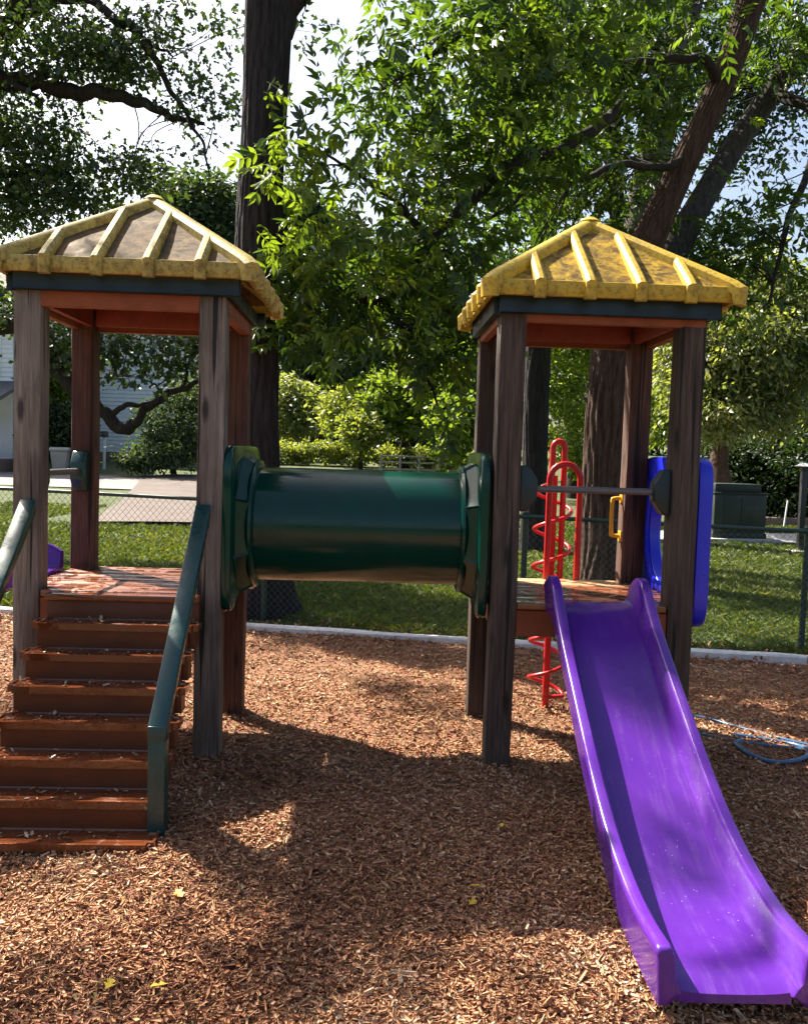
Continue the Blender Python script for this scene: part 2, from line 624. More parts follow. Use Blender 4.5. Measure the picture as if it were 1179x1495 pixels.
KERB = [(-9.0, 9.75), (-3.87, 8.85), (-1.47, 8.45), (0.66, 8.05), (2.56, 7.87), (3.57, 7.74), (9.0, 7.1)]


def kerb_y(x):
    return np.interp(x, [k[0] for k in KERB], [k[1] for k in KERB])


def smooth_noise(x, y, seed, f):
    r = np.random.default_rng(seed)
    z = np.zeros_like(x)
    for _ in range(10):
        a = r.uniform(0, 2 * math.pi)
        q = f * r.uniform(0.5, 1.7)
        z += np.sin((x * math.cos(a) + y * math.sin(a)) * q + r.uniform(0, 6.28))
    return z / 4.0


def sheet(name, xs, ys, zf, mat, keep=None):
    X, Y = np.meshgrid(xs, ys)
    Z = zf(X, Y)
    V = np.stack([X.ravel(), Y.ravel(), Z.ravel()], 1)
    nx, ny = len(xs), len(ys)
    i = np.arange((nx - 1) * (ny - 1))
    r, c = i // (nx - 1), i % (nx - 1)
    a = r * nx + c
    F = np.stack([a, a + 1, a + 1 + nx, a + nx], 1)
    return tag(from_np(name, V, F, mat, smooth=True), kind='structure')


ys = np.concatenate([np.linspace(-40, 6, 24), np.linspace(6.5, 40, 90), np.linspace(41, 140, 60), np.linspace(150, 400, 20)])
xs = np.concatenate([np.linspace(-200, -30, 20), np.linspace(-29, 29, 100), np.linspace(30, 200, 20)])
sheet('lawn_ground', xs, ys, lambda x, y: hgt(x, y) - 0.045 * (y < kerb_y(x) + 0.05) + 0.012 * smooth_noise(x, y, 3, 1.2) * (y > 9), 'lawn_soil')


def mulch_z(x, y):
    z = 0.017 * smooth_noise(x, y, 5, 2.2) + 0.007 * smooth_noise(x, y, 6, 9.0)
    # hollows worn at the slide foot and the bottom step, with the chips pushed up round them
    for cx_, cy_, r_, d_ in ((1.06, 2.40, 0.42, 0.05), (-1.45, 3.35, 0.40, 0.03)):
        q = ((x - cx_) ** 2 + (y - cy_) ** 2) / r_ ** 2
        z = z - d_ * np.exp(-q) + 0.4 * d_ * np.exp(-(np.sqrt(q) - 1.7) ** 2 * 3)
    # chips heaped against the posts
    for cx_, cy_ in ((-2.03, 4.83), (-1.05, 4.86), (-2.06, 5.74), (-1.09, 5.78), (0.55, 4.87), (1.52, 4.91), (0.52, 5.78), (1.49, 5.82)):
        z = z + 0.022 * np.exp(-((x - cx_) ** 2 + (y - cy_) ** 2) / 0.03)
    return z


def mulch_bed():
    nx, ny = 260, 230
    X = np.linspace(-6.5, 6.5, nx)
    T = np.linspace(0, 1, ny)
    XX, TT = np.meshgrid(X, T)
    YY = -2.0 + (kerb_y(XX) + 0.02 + 2.0) * (1 - (1 - TT) ** 1.1)
    ZZ = mulch_z(XX, YY)
    V = np.stack([XX.ravel(), YY.ravel(), ZZ.ravel()], 1)
    i = np.arange((nx - 1) * (ny - 1))
    r, c = i // (nx - 1), i % (nx - 1)
    a = r * nx + c
    F = np.stack([a, a + 1, a + 1 + nx, a + nx], 1)
    tag(from_np('mulch_bed', V, F, 'mulch_soil', smooth=True), kind='structure')


mulch_bed()


# kerb: pale edging strip, laid in lengths
def kerb():
    bm = bmesh.new()
    for i in range(len(KERB) - 1):
        a, b = Vector((*KERB[i], 0)), Vector((*KERB[i + 1], 0))
        n = max(2, int((b - a).length / 0.25))
        d = (b - a).normalized()
        p = Vector((-d.y, d.x, 0))
        g = 0.006
        rows = []
        for k in range(n + 1):
            q = a.lerp(b, k / n)
            if k == 0:
                q = q + d * g
            if k == n:
                q = q - d * g
            j = lambda: random.uniform(-0.006, 0.006)
            w_ = 0.055
            rows.append([bm.verts.new(q + p * (s * w_ + j()) + Vector((0, 0, z + (j() if z > 0 else 0)))) for s, z in ((-1, -0.06), (-1.0, 0.045), (-0.7, 0.058), (0.7, 0.058), (1.0, 0.045), (1, -0.06))])
        for k in range(n):
            for m in range(5):
                bm.faces.new((rows[k][m], rows[k + 1][m], rows[k + 1][m + 1], rows[k][m + 1]))
        bm.faces.new(rows[0])
        bm.faces.new(rows[-1][::-1])
    tag(from_bm('kerb', bm, 'kerb', smooth=30), kind='structure')


kerb()

# street, driveway apron, path, concrete pad beyond the fence
def strip(name, x0, x1, y0f, y1f, mat, lift, nx=60, ny=10):
    X = np.linspace(x0, x1, nx)
    T = np.linspace(0, 1, ny)
    XX, TT = np.meshgrid(X, T)
    YY = y0f(XX) + (y1f(XX) - y0f(XX)) * TT
    V = np.stack([XX.ravel(), YY.ravel(), (hgt(XX, YY) + lift).ravel()], 1)
    i = np.arange((nx - 1) * (ny - 1))
    r, c = i // (nx - 1), i % (nx - 1)
    a = r * nx + c
    F = np.stack([a, a + 1, a + 1 + nx, a + nx], 1)
    return tag(from_np(name, V, F, mat, smooth=True), kind='structure')


strip('street', -60, -3.0, lambda x: 30.5 - 0.06 * (x + 10), lambda x: 36.5 - 0.06 * (x + 10), 'asphalt', 0.03)
def driveway():
    Y = np.linspace(19.0, 37.5, 40)
    xl = np.interp(Y, [19, 22, 30, 37.5], [-6.6, -7.4, -9.2, -11.0])
    V, F = [], []
    for k, y in enumerate(Y):
        for q in range(9):
            x = xl[k] + 4.6 * q / 8
            V.append((x, y, float(hgt(x, y)) + 0.055 + 0.05 * math.sin(math.pi * q / 8)))
    for k in range(39):
        for q in range(8):
            a = k * 9 + q
            F.append((a, a + 1, a + 10, a + 9))
    tag(from_np('driveway', V, F, 'driveway', smooth=True), kind='structure')


driveway()
strip('path', 5.2, 40, lambda x: 19.0 + 0.10 * (x - 7), lambda x: 21.4 + 0.10 * (x - 7), 'concrete', 0.03)


# ================================================================ play equipment
T_W, T_L, POST, T_H, T_D = 0.973, 0.911, 0.14, 2.47, 0.92
TOW = [(-1.557, 5.302, 0.0367), (1.021, 5.342, 0.0392)]


def post_bm(h, seed):
    bm = box_bm(-POST / 2, POST / 2, -POST / 2, POST / 2, -0.12, h, 0.008, 2)
    r = random.Random(seed)
    bmesh.ops.subdivide_edges(bm, edges=[e for e in bm.edges if abs(e.verts[0].co.z - e.verts[1].co.z) > 1], cuts=14)
    for v in bm.verts:
        z = v.co.z
        v.co.x += 0.0025 * math.sin(z * 3.1 + seed) + r.uniform(-.0012, .0012)
        v.co.y += 0.0025 * math.cos(z * 2.7 + seed * 2) + r.uniform(-.0012, .0012)
    return bm


def sweep_bm(path, sides, norms, prof, bm=None):
    bm = bm or bmesh.new()
    rings = [[bm.verts.new(p + s * a + n * b) for a, b in prof] for p, s, n in zip(path, sides, norms)]
    m = len(prof)
    for i in range(len(rings) - 1):
        for k in range(m):
            bm.faces.new((rings[i][k], rings[i][(k + 1) % m], rings[i + 1][(k + 1) % m], rings[i + 1][k]))
    bm.faces.new(rings[0][::-1])
    bm.faces.new(rings[-1])
    return bm


def build_roof(root, dx, m_rib, m_panel, nudge):
    hx, hy, zb, ze, za = 0.662, 0.645, 2.565, 2.635, 3.105
    # the roof's own mesh: apex cap
    bm = bmesh.new()
    bmesh.ops.create_cone(bm, cap_ends=True, segments=8, radius1=0.07, radius2=0.03, depth=0.03)
    for v in bm.verts:
        v.co += Vector((0, 0, za + 0.026))
    bmesh.ops.bevel(bm, geom=bm.edges[:], offset=0.008, segments=2, affect='EDGES')
    roof = from_bm('roof', bm, m_rib, root, 40, (dx, 0, nudge))
    for q in range(4):
        rot = Matrix.Rotation(q * math.pi / 2, 3, 'Z')
        ex, ey = (hx, hy) if q % 2 == 0 else (hy, hx)     # half width along the eave, distance to the eave
        def W(x, y, z):
            return rot @ Vector((x, y, z))
        sl = Vector((0, ey, za - ze))
        nrm = Vector((0, -(za - ze), ey)).normalized()
        # panel: a thin triangular slab set a little below the ribs
        bm = bmesh.new()
        i_ = 0.02
        tri = [Vector((-ex + i_, -ey + i_, ze + 0.004)), Vector((ex - i_, -ey + i_, ze + 0.004)), Vector((0, -0.01, za))]
        n_ = 10
        top = []
        for a in range(n_ + 1):
            row = []
            for b in range(n_ + 1 - a):
                u, v = b / n_, a / n_
                p = tri[0] * (1 - u - v) + tri[1] * u + tri[2] * v
                d = 0.006 * math.sin(p.x * 9 + q) * math.sin(p.z * 11 + q * 2)
                row.append(bm.verts.new(W(*(p + nrm * d))))
            top.append(row)
        for a in range(n_):
            for b in range(n_ - a):
                bm.faces.new((top[a][b], top[a][b + 1], top[a + 1][b]))
                if b < n_ - a - 1:
                    bm.faces.new((top[a][b + 1], top[a + 1][b + 1], top[a + 1][b]))
        ex_ = bmesh.ops.extrude_face_region(bm, geom=bm.faces[:])
        for v in ex_['geom']:
            if isinstance(v, bmesh.types.BMVert):
                v.co -= W(*nrm) * 0.014
        from_bm('roof_panel', bm, m_panel, roof, 25)
        # fascia board, mitred
        t = 0.032
        bm = prism_bm([(-ex, -ey), (ex, -ey), (ex - t, -ey + t), (-ex + t, -ey + t)], 'z', zb, ze + 0.012, 0.006)
        bm.transform(rot.to_4x4())
        from_bm('fascia', bm, m_rib, roof, 40)
        # ribs
        prof = [(-0.031, -0.012), (-0.029, 0.018), (-0.025, 0.025), (-0.015, 0.035), (-0.011, 0.037), (0.011, 0.037), (0.015, 0.035), (0.025, 0.025), (0.029, 0.018), (0.031, -0.012)]
        for k in range(1, 5):
            s = -ex + 2 * ex * k / 5
            tt = 1 - abs(s) / ex - 0.03
            P0 = Vector((s, -ey, ze))
            path = [P0 + sl * tt, P0 + sl * (tt * 0.5), P0 + sl * 0.035, P0 + Vector((0, -0.004, -0.004)), Vector((s, -ey - 0.001, zb - 0.012))]
            dn = Vector((0, -1, 0))
            nn = [nrm, nrm, nrm, (nrm + dn).normalized(), dn * 0.8]
            bm = sweep_bm([W(*p) for p in path], [W(1, 0, 0)] * 5, [W(*n) for n in nn], prof)
            from_bm('rib', bm, m_rib, roof, 24)
        # hip rib
        c0 = Vector((-ex, -ey, ze))
        ap = Vector((0, 0, za))
        d = (ap - c0).normalized()
        out = Vector((-ex, -ey, 0)).normalized()
        side = Vector((0, 0, 1)).cross(d).normalized()
        n = d.cross(side).normalized()
        if n.z < 0:
            n = -n
        prof = [(-0.052, -0.035), (-0.050, 0.008), (-0.045, 0.015), (-0.026, 0.031), (-0.02, 0.033), (0.02, 0.033), (0.026, 0.031), (0.045, 0.015), (0.050, 0.008), (0.052, -0.035)]
        path = [ap - d * 0.02, c0.lerp(ap, 0.5), c0.lerp(ap, 0.05), c0 + Vector((0, 0, -0.008)), Vector((-ex, -ey, zb - 0.014))]
        nn = [n, n, n, (n + out).normalized(), out * 0.55]
        bm = sweep_bm([W(*p) for p in path], [W(*side)] * 5, [W(*x) for x in nn], prof)
        from_bm('hip_rib', bm, m_rib, roof, 24)
    return roof


def bracket_bm(axis, a0, a1, o, sgn, zc, hh=0.125, out=0.095):
    """half-octagon plate that stands out from a post; outline in (out, z)"""
    pr = [(o, zc - hh), (o + sgn * out * 0.45, zc - hh), (o + sgn * out, zc - hh * 0.4), (o + sgn * out, zc + hh * 0.4), (o + sgn * out * 0.45, zc + hh), (o, zc + hh)]
    return prism_bm(pr, axis, a0, a1, 0.008)


def build_tower(i, label, posts, m_rib, m_panel, dx, dz):
    cx, cy, yw = TOW[i]
    root = thing('play_tower', label, 'play tower', (cx, cy, 0), yw, 'wooden play towers with yellow roofs')
    w, l, S = T_W / 2, T_L / 2, POST / 2
    for k, (sx, sy) in enumerate(((-1, -1), (1, -1), (-1, 1), (1, 1))):
        from_bm('post', post_bm(2.56, i * 4 + k + 1), posts[k], root, 35, (sx * w, sy * l, 0))
    # deck boards, the outer two cut to fit between the posts
    n = 7
    for k in range(n):
        y0 = -l - S + (2 * l + 2 * S) * k / n
        y1 = y0 + (2 * l + 2 * S) / n
        xx = w - S - 0.006 if k in (0, n - 1) else w + S - 0.004
        bm = box_bm(-xx, xx, y0 + 0.003, y1 - 0.003, T_D - 0.036 + 0.0007 * k, T_D + random.uniform(-0.002, 0.002), 0.005)
        from_bm('deck_board', bm, 'deck_sunlit' if (i == 1 and k in (5, 6)) else 'deck_board', root, 40)
    # rim boards under the deck
    zt = T_D - 0.04
    for sx in (-1, 1):
        from_bm('rim_board', box_bm(sx * (w - 0.02), sx * (w + 0.02), -l + S + 0.003, l - S - 0.003, zt - 0.14, zt, 0.005), 'orange_board', root, 40)
    for sy in (-1, 1):
        from_bm('rim_board', box_bm(-w + S + 0.003, w - S - 0.003, sy * (l + 0.022), sy * (l + 0.062), zt - 0.14, zt, 0.005), 'orange_board', root, 40)
    # beams: green outer boards, orange boards inside that hang a little lower
    o = 0.004
    bx, by = w + S + o, l + S + o
    zb, zt = 2.485 + dz, 2.60
    for sy in (-1, 1):
        from_bm('header_beam', box_bm(-bx - 0.03 + dx, bx + 0.03 + dx, sy * by, sy * (by + 0.04), zb, zt, 0.006), 'teal_paint', root, 40)
        from_bm('trim_board', box_bm(-bx + 0.006, bx - 0.006, sy * (by - 0.006), sy * (by - 0.055), 2.435, zt - 0.004, 0.006), 'orange_board', root, 40)
        from_bm('soffit_board', box_bm(-w + S + 0.004, w - S - 0.004, sy * (l - S + 0.012), sy * (l - S + 0.045), 2.46, 2.612, 0.004), 'red_board', root, 40)
    for sx in (-1, 1):
        from_bm('header_beam', box_bm(sx * bx, sx * (bx + 0.03), -by + 0.01, by - 0.01, zb, zt - 0.003, 0.006), 'teal_paint', root, 40)
        from_bm('trim_board', box_bm(sx * (bx - 0.006), sx * (bx - 0.055), -by + 0.06, by - 0.06, 2.437, zt - 0.006, 0.006), 'orange_board', root, 40)
        from_bm('soffit_board', box_bm(sx * (w - S + 0.012), sx * (w - S + 0.045), -l + S + 0.004, l - S - 0.004, 2.458, 2.610, 0.004), 'red_board', root, 40)
    build_roof(root, dx, m_rib, m_panel, dz)
    return root


tw0 = build_tower(0, 'left play tower with weathered grey posts and dull yellow ribbed roof behind the brown stairs', ['post_grey', 'post_grey', 'post_red', 'post_red'], 'roof_rib_pale', 'roof_panel_pale', 0.045, 0.03)
tw1 = build_tower(1, 'right play tower with dark brown posts and mustard ribbed roof above the big purple slide', ['post_brown', 'post_brown', 'post_brown', 'post_red'], 'roof_rib', 'roof_panel', 0.02, -0.01)

w_, l_, S_ = T_W / 2, T_L / 2, POST / 2
# guard bar over the slide opening (right tower front)
bar = from_bm('guard_bar', tube_bm([(-w_ + S_ + 0.07, -l_, 1.545), (w_ - S_ - 0.07, -l_, 1.545)], 0.019, 16), 'bar_steel', tw1, 50)
for sx in (-1, 1):
    from_bm('bar_bracket', bracket_bm('y', -l_ - 0.045, -l_ + 0.045, sx * (w_ - S_), -sx, 1.545), 'teal_paint', bar, 40)
# guard bar on the left side of the left tower
bar = from_bm('guard_bar', tube_bm([(-w_, -l_ + S_ + 0.07, 1.545), (-w_, l_ - S_ - 0.07, 1.545)], 0.019, 16), 'bar_steel', tw0, 50)
for sy in (-1, 1):
    from_bm('bar_bracket', bracket_bm('x', -w_ - 0.045, -w_ + 0.045, sy * (l_ - S_), -sy, 1.545), 'rail_paint', bar, 40)
# grab handle on the rear post of the right tower
hp = [(w_ - S_ + 0.004, l_, 1.22), (w_ - S_ - 0.05, l_, 1.225), (w_ - S_ - 0.062, l_, 1.25), (w_ - S_ - 0.062, l_, 1.44), (w_ - S_ - 0.05, l_, 1.465), (w_ - S_ + 0.004, l_, 1.47)]
bm = tube_bm(smooth_path(hp, 4), 0.013, 10)
for z in (1.22, 1.47):
    box_bm(w_ - S_ - 0.008, w_ - S_ + 0.002, l_ - 0.03, l_ + 0.03, z - 0.035, z + 0.035, 0.003, bm=bm)
from_bm('grab_handle', bm, 'yellow_steel', tw1, 45)


# ---------------------------------------------------------------- moulded wall panels with a round opening
def plate_bm(hy, z0, z1, zc, rh, t, rc=0.09, notch=0.0, n=96):
    """panel in the y-z plane from x=0 to x=t, round hole, rounded corners, arched lower edge"""
    outer, inner = [], []
    for k in range(n):
        a = 2 * math.pi * (k + 0.5) / n
        dy, dz = math.cos(a), math.sin(a)
        lim = min(hy / max(abs(dy), 1e-6), ((z1 - zc) if dz > 0 else (zc - z0)) / max(abs(dz), 1e-6))
        y, z = dy * lim, zc + dz * lim
        # superellipse style rounding of corners
        hh = (z1 - zc) if dz > 0 else (zc - z0)
        p = 9.0
        f = (abs(y / hy) ** p + abs((z - zc) / hh) ** p) ** (-1 / p)
        y *= f
        z = zc + (z - zc) * f
        if notch and dz < 0:
            z += notch * math.exp(-(y / (hy * 0.62)) ** 4) * min(1, (-(z - zc) / hh)) ** 2
        outer.append((y, z))
        inner.append((dy * rh, zc + dz * rh))
    bm = bmesh.new()
    e = 0.012
    def ring(pts, x, sc=0.0):
        out = []
        for y, z in pts:
            d = Vector((y, z - zc))
            d = d * (1 - sc / d.length)
            out.append(bm.verts.new((x, d.x, d.y + zc)))
        return out
    rings = [ring(inner, e, 0.0), ring(inner, 0.0, -0.012), ring(outer, 0.0, 0.018), ring(outer, e * 0.5, 0.005), ring(outer, e * 1.4, 0), ring(outer, t - e * 1.4, 0), ring(outer, t - e * 0.5, 0.005), ring(outer, t, 0.018), ring(inner, t, -0.012), ring(inner, t - e, 0)]
    for a in range(len(rings)):
        b = (a + 1) % len(rings)
        for k in range(n):
            bm.faces.new((rings[a][k], rings[a][(k + 1) % n], rings[b][(k + 1) % n], rings[b][k]))
    return bm


TUN_R, TUN_Z = 0.335, 1.275


def boss_bm(x0, x1, r0, r1):
    """eight-sided collar from the wall panel to the tunnel with a sunk panel in each face"""
    bm = bmesh.new()
    n = 8
    A, B = [], []
    for k in range(n):
        a = math.pi / 8 + 2 * math.pi * k / n
        A.append(bm.verts.new((x0, r0 * math.cos(a), TUN_Z + r0 * math.sin(a))))
        B.append(bm.verts.new((x1, r1 * math.cos(a), TUN_Z + r1 * math.sin(a))))
    fs = [bm.faces.new((A[k], A[(k + 1) % n], B[(k + 1) % n], B[k])) for k in range(n)]
    bmesh.ops.recalc_face_normals(bm, faces=bm.faces)
    for f in fs:
        if f.normal.dot(f.calc_center_median() - Vector(((x0 + x1) / 2, 0, TUN_Z))) < 0:
            f.normal_flip()
    bmesh.ops.inset_individual(bm, faces=fs, thickness=0.018, depth=-0.008)
    # ring round the tunnel at the outer end
    C = []
    for k in range(48):
        a = 2 * math.pi * k / 48
        C.append((math.cos(a), math.sin(a)))
    d = 0.02 if x1 > x0 else -0.02
    prof = [(x1 - d * 2.0, r1 * 0.90), (x1 - d * 0.2, r1 * 0.985), (x1 + d * 0.5, r1 * 0.97), (x1 + d * 0.9, r1 * 0.93), (x1 + d, TUN_R + 0.002), (x1 - d * 2, TUN_R - 0.004)]
    rings = [[bm.verts.new((x, r * c, TUN_Z + r * s)) for c, s in C] for x, r in prof]
    for a in range(len(rings) - 1):
        for k in range(48):
            bm.faces.new((rings[a][k], rings[a][(k + 1) % 48], rings[a + 1][(k + 1) % 48], rings[a + 1][k]))
    return bm


tun = thing('crawl_tunnel', 'green plastic crawl tunnel bridging between the two play towers', 'tunnel', (-0.272, 5.322, 0), 0.0155)
XL, XR = -0.722, 0.733
bm = bmesh.new()
n = 72
for (r, fl) in ((TUN_R, 1), (TUN_R - 0.012, -1)):
    xs_ = np.linspace(XL + 0.05, XR - 0.05, 15)
    rr = [[bm.verts.new((x, (r + 0.0022 * math.sin(x * 6)) * math.cos(2 * math.pi * k / n), TUN_Z + (r + 0.0022 * math.sin(x * 6 + k * .2)) * math.sin(2 * math.pi * k / n))) for k in range(n)] for x in xs_]
    for a in range(14):
        for k in range(n):
            bm.faces.new((rr[a][k], rr[a][(k + 1) % n], rr[a + 1][(k + 1) % n], rr[a + 1][k]))
from_bm('tube', bm, 'green_plastic', tun, 50)
for sgn, x in ((1, XL), (-1, XR)):
    bm = plate_bm(0.515, 0.80, 1.735, TUN_Z, TUN_R + 0.01, 0.055, notch=0.10)
    if sgn < 0:
        bm.transform(Matrix.Scale(-1, 4, (1, 0, 0)))
    bm.transform(Matrix.Translation((x, 0, 0)))
    p = from_bm('end_panel', bm, 'green_plastic', tun, 35)
    from_bm('collar', boss_bm(x + sgn * 0.045, x + sgn * 0.125, 0.435, 0.388), 'green_plastic', p, 28)
# blue wall panel on the right side of the right tower
cx, cy, yw = TOW[1]
c_, s_ = math.cos(yw), math.sin(yw)
px_, py_ = cx + (w_ + S_ + 0.003) * c_, cy + (w_ + S_ + 0.003) * s_
bp = thing('wall_panel', 'bright blue moulded plastic wall panel with round opening on the side of the right tower', 'wall panel', (px_, py_, 0), yw)
pn = from_bm('panel', plate_bm(0.52, 0.785, 1.745, 1.29, 0.33, 0.085), 'blue_plastic', bp, 35)
bm = bmesh.new()
prof = [(-0.012, 0.332), (-0.018, 0.352), (-0.010, 0.372), (0.002, 0.375), (0.002, 0.330)]
rr = [[bm.verts.new((x, r * math.cos(2 * math.pi * k / 64), 1.29 + r * math.sin(2 * math.pi * k / 64))) for k in range(64)] for x, r in prof]
for a in range(5):
    for k in range(64):
        bm.faces.new((rr[a][k], rr[a][(k + 1) % 64], rr[(a + 1) % 5][(k + 1) % 64], rr[(a + 1) % 5][k]))
from_bm('rim', bm, 'blue_plastic', pn, 50)

# ---------------------------------------------------------------- stairs
st = thing('stairs', 'orange brown plastic stairs with wet treads and green handrails leading up to the left tower', 'stairs', (-1.478, 4.70, 0), 0.04)
HW = 0.425
for k in range(7):
    yf = -0.185 - 0.15 * k
    zt = 0.794 - 0.1257 * k
    bm = box_bm(-HW, HW, yf, yf + 0.172, zt - 0.034, zt, 0.0)
    top = [f for f in bm.faces if f.normal.z > 0.9]
    bmesh.ops.bevel(bm, geom=[e for e in bm.edges if abs(e.verts[0].co.z - e.verts[1].co.z) > 0.01], offset=0.03, segments=4, affect='EDGES')
    top = [f for f in bm.faces if f.normal.z > 0.9]
    bmesh.ops.inset_region(bm, faces=top, thickness=0.016, depth=0.0)
    top = [f for f in bm.faces if f.normal.z > 0.9 and f.calc_area() > 0.05]
    r = bmesh.ops.inset_region(bm, faces=top, thickness=0.008, depth=-0.007)
    tr = from_bm('tread', bm, 'stair_plastic', st, 35)
    z0 = -0.06 if k == 6 else zt - 0.1257
    bm = box_bm(-HW + 0.022, HW - 0.022, yf + 0.022, yf + 0.166, z0 - 0.006, zt - 0.034, 0.0)
    bmesh.ops.bevel(bm, geom=[e for e in bm.edges if abs(e.verts[0].co.z - e.verts[1].co.z) > 0.01], offset=0.028, segments=4, affect='EDGES')
    from_bm('riser', bm, 'stair_riser', st, 35)
# landing edge under the deck
from_bm('landing_edge', box_bm(-0.405, 0.405, -0.035, 0.055, 0.885, 0.921, 0.008), 'stair_plastic', st, 40)
from_bm('riser', box_bm(-0.40, 0.40, -0.012, 0.05, 0.66, 0.884, 0.006), 'stair_riser', st, 40)


def handrail(x, low):
    # sloping rail and its foot post, one rectangular section
    y0, z0, y1, z1 = 0.045, 1.40, -0.945, 0.505
    d = Vector((y1 - y0, z1 - z0)).normalized()
    nrm = Vector((-d.y, d.x))
    if nrm.y < 0:
        nrm = -nrm
    t = 0.055
    prof = [(y0, z0 + 0.012), (y1, z1), (y1 + 0.004, z1 - t * 1.25), (y0, z0 - t * 1.28)]
    bm = prism_bm(prof, 'x', x - 0.041, x + 0.041, 0.006)
    rail = from_bm('handrail', bm, 'rail_paint', st, 40)
    from_bm('rail_post', box_bm(x - 0.037, x + 0.037, y1 - 0.006, y1 + 0.075, -0.08, z1 - 0.062, 0.006), 'rail_paint', rail, 40)
    # end cap plate at the top of the foot post
    from_bm('rail_knuckle', prism_bm([(y1 - 0.004, z1 - 0.001), (y1 - 0.009, z1 - 0.07), (y1 + 0.078, z1 - 0.07), (y1 + 0.07, z1 + 0.01)], 'x', x - 0.039, x + 0.039, 0.004), 'rail_paint', rail, 40)


handrail(0.405, True)
handrail(-0.52, True)


# ---------------------------------------------------------------- slides
def build_slide(name, label, cat, loc, rz):
    root = thing(name, label, cat, loc, rz, 'purple plastic slides')
    bl = [0.05, 0.15, 0.27, 0.49, 0.84, 1.19, 1.46, 1.68, 1.9, 2.18]
    bz = [0.942, 0.925, 0.875, 0.742, 0.515, 0.318, 0.182, 0.112, 0.088, 0.086]
    wl = [-0.02, 0.09, 0.20, 0.36, 0.52, 0.91, 1.28, 1.55, 1.80, 2.0, 2.2]
    wz = [1.035, 1.090, 1.075, 0.945, 0.835, 0.605, 0.400, 0.290, 0.232, 0.218, 0.232]
    N = 56
    L = np.linspace(0.0, 2.135, N)
    def cat_interp(x, xs, ys):
        sp = smooth_path([(a, b) for a, b in zip(xs, ys)], 8)
        return np.interp(x, [p[0] for p in sp], [p[1] for p in sp])
    zb = cat_interp(L, bl, bz)
    zt = cat_interp(L, wl, wz)
    # bed with a soft dish and a rolled front lip
    bm = bmesh.new()
    rings = []
    xsb = np.linspace(-0.178, 0.178, 9)
    for l, z in zip(L, zb):
        end = max(0, (l - 2.045) / 0.09)
        ring = [bm.verts.new((x, -l, z + 0.010 * (abs(x) / 0.178) ** 3 - 0.022 * end ** 2)) for x in xsb]
        th = 0.03 + 0.02 * min(1, max(0, (l - 1.6) / 0.4))
        ring += [bm.verts.new((x, -l, z - th)) for x in xsb[::-1]]
        rings.append(ring)
    m = len(rings[0])
    for i in range(N - 1):
        for k in range(m):
            bm.faces.new((rings[i][k], rings[i][(k + 1) % m], rings[i + 1][(k + 1) % m], rings[i + 1][k]))
    bm.faces.new(rings[0][::-1])
    bm.faces.new(rings[-1])
    from_bm('bed', bm, 'purple_plastic', root, 40)
    for sx in (-1, 1):
        bm = bmesh.new()
        rings = []
        for l, z, t in zip(L, zb, zt):
            zl = max(z - 0.055, 0.022)
            pr = [(0.170, z - 0.02), (0.176, z + 0.006), (0.186, z + 0.018), (0.192, z + 0.032), (0.203, t - 0.022), (0.208, t - 0.008), (0.216, t), (0.250, t), (0.258, t - 0.006), (0.262, t - 0.018), (0.258, t - 0.032), (0.248, zl + 0.02), (0.244, zl), (0.225, zl - 0.004), (0.205, zl + 0.01)]
            rings.append([bm.verts.new((sx * x, -l, zz)) for x, zz in pr])
        # rounded nose at the foot
        m = len(rings[0])
        for q, (dy, sc) in enumerate(((0.016, 0.97), (0.026, 0.90), (0.030, 0.78))):
            cxx, cz = sx * 0.228, (zb[-1] + zt[-1]) / 2
            rings.append([bm.verts.new((cxx + (v.co.x - cxx) * sc, -L[-1] - dy, cz + (v.co.z - cz) * sc)) for v in rings[N - 1]])
        for i in range(len(rings) - 1):
            for k in range(m):
                bm.faces.new((rings[i][k], rings[i][(k + 1) % m], rings[i + 1][(k + 1) % m], rings[i + 1][k]))
        bm.faces.new(rings[0][::-1])
        bm.faces.new(rings[-1])
        from_bm('side_wall', bm, 'purple_plastic', root, 40)
    return root


sl1 = build_slide('slide', 'big purple plastic slide with tall side walls running down from the right tower', 'slide', (1.03, 4.80, 0), 0.02)
sl2 = copy_tree(sl1)
sl2['label'] = 'purple slide top showing behind the front post on the far left of the left tower'
sl2.location = (TOW[0][0] - 0.56, 5.30, 0)
sl2.rotation_euler = (0, 0, 0.0367 - math.pi / 2)

# ---------------------------------------------------------------- spiral climber behind the right tower
sc_ = thing('spiral_climber', 'red steel spiral climbing pole with looped handrails behind the right tower', 'climber', (1.015, 6.06, 0), 0.0)
from_bm('pole', tube_bm([(0, 0, -0.1), (0, 0, 1.0), (0.0, 0.0, 1.60)], 0.024, 16), 'red_steel', sc_, 50)
hx_ = []
for k in range(0, 200):
    a = k / 199 * 5.6 * 2 * math.pi
    hx_.append((0.122 * math.cos(a), 0.122 * math.sin(a), 0.08 + k / 199 * 5.6 * 0.257))
hx_ = [(0.02, 0, 0.07)] + hx_ + [(hx_[-1][0] * 0.2, hx_[-1][1] * 0.2, hx_[-1][2] + 0.03)]
from_bm('spiral', tube_bm(hx_, 0.0135, 10), 'red_steel', sc_, 50)


def arch(x0, x1, y, z0, z1, r):
    rad = (x1 - x0) / 2
    pts = [(x0, y, z0), (x0, y, z1 - rad - 0.2), (x0, y, z1 - rad)]
    pts += [((x0 + x1) / 2 - rad * math.cos(a), y, z1 - rad + rad * math.sin(a)) for a in np.linspace(0.15, math.pi - 0.15, 11)]
    pts += [(x1, y, z1 - rad), (x1, y, z1 - rad - 0.2), (x1, y, z0)]
    return tube_bm(pts, r, 12)


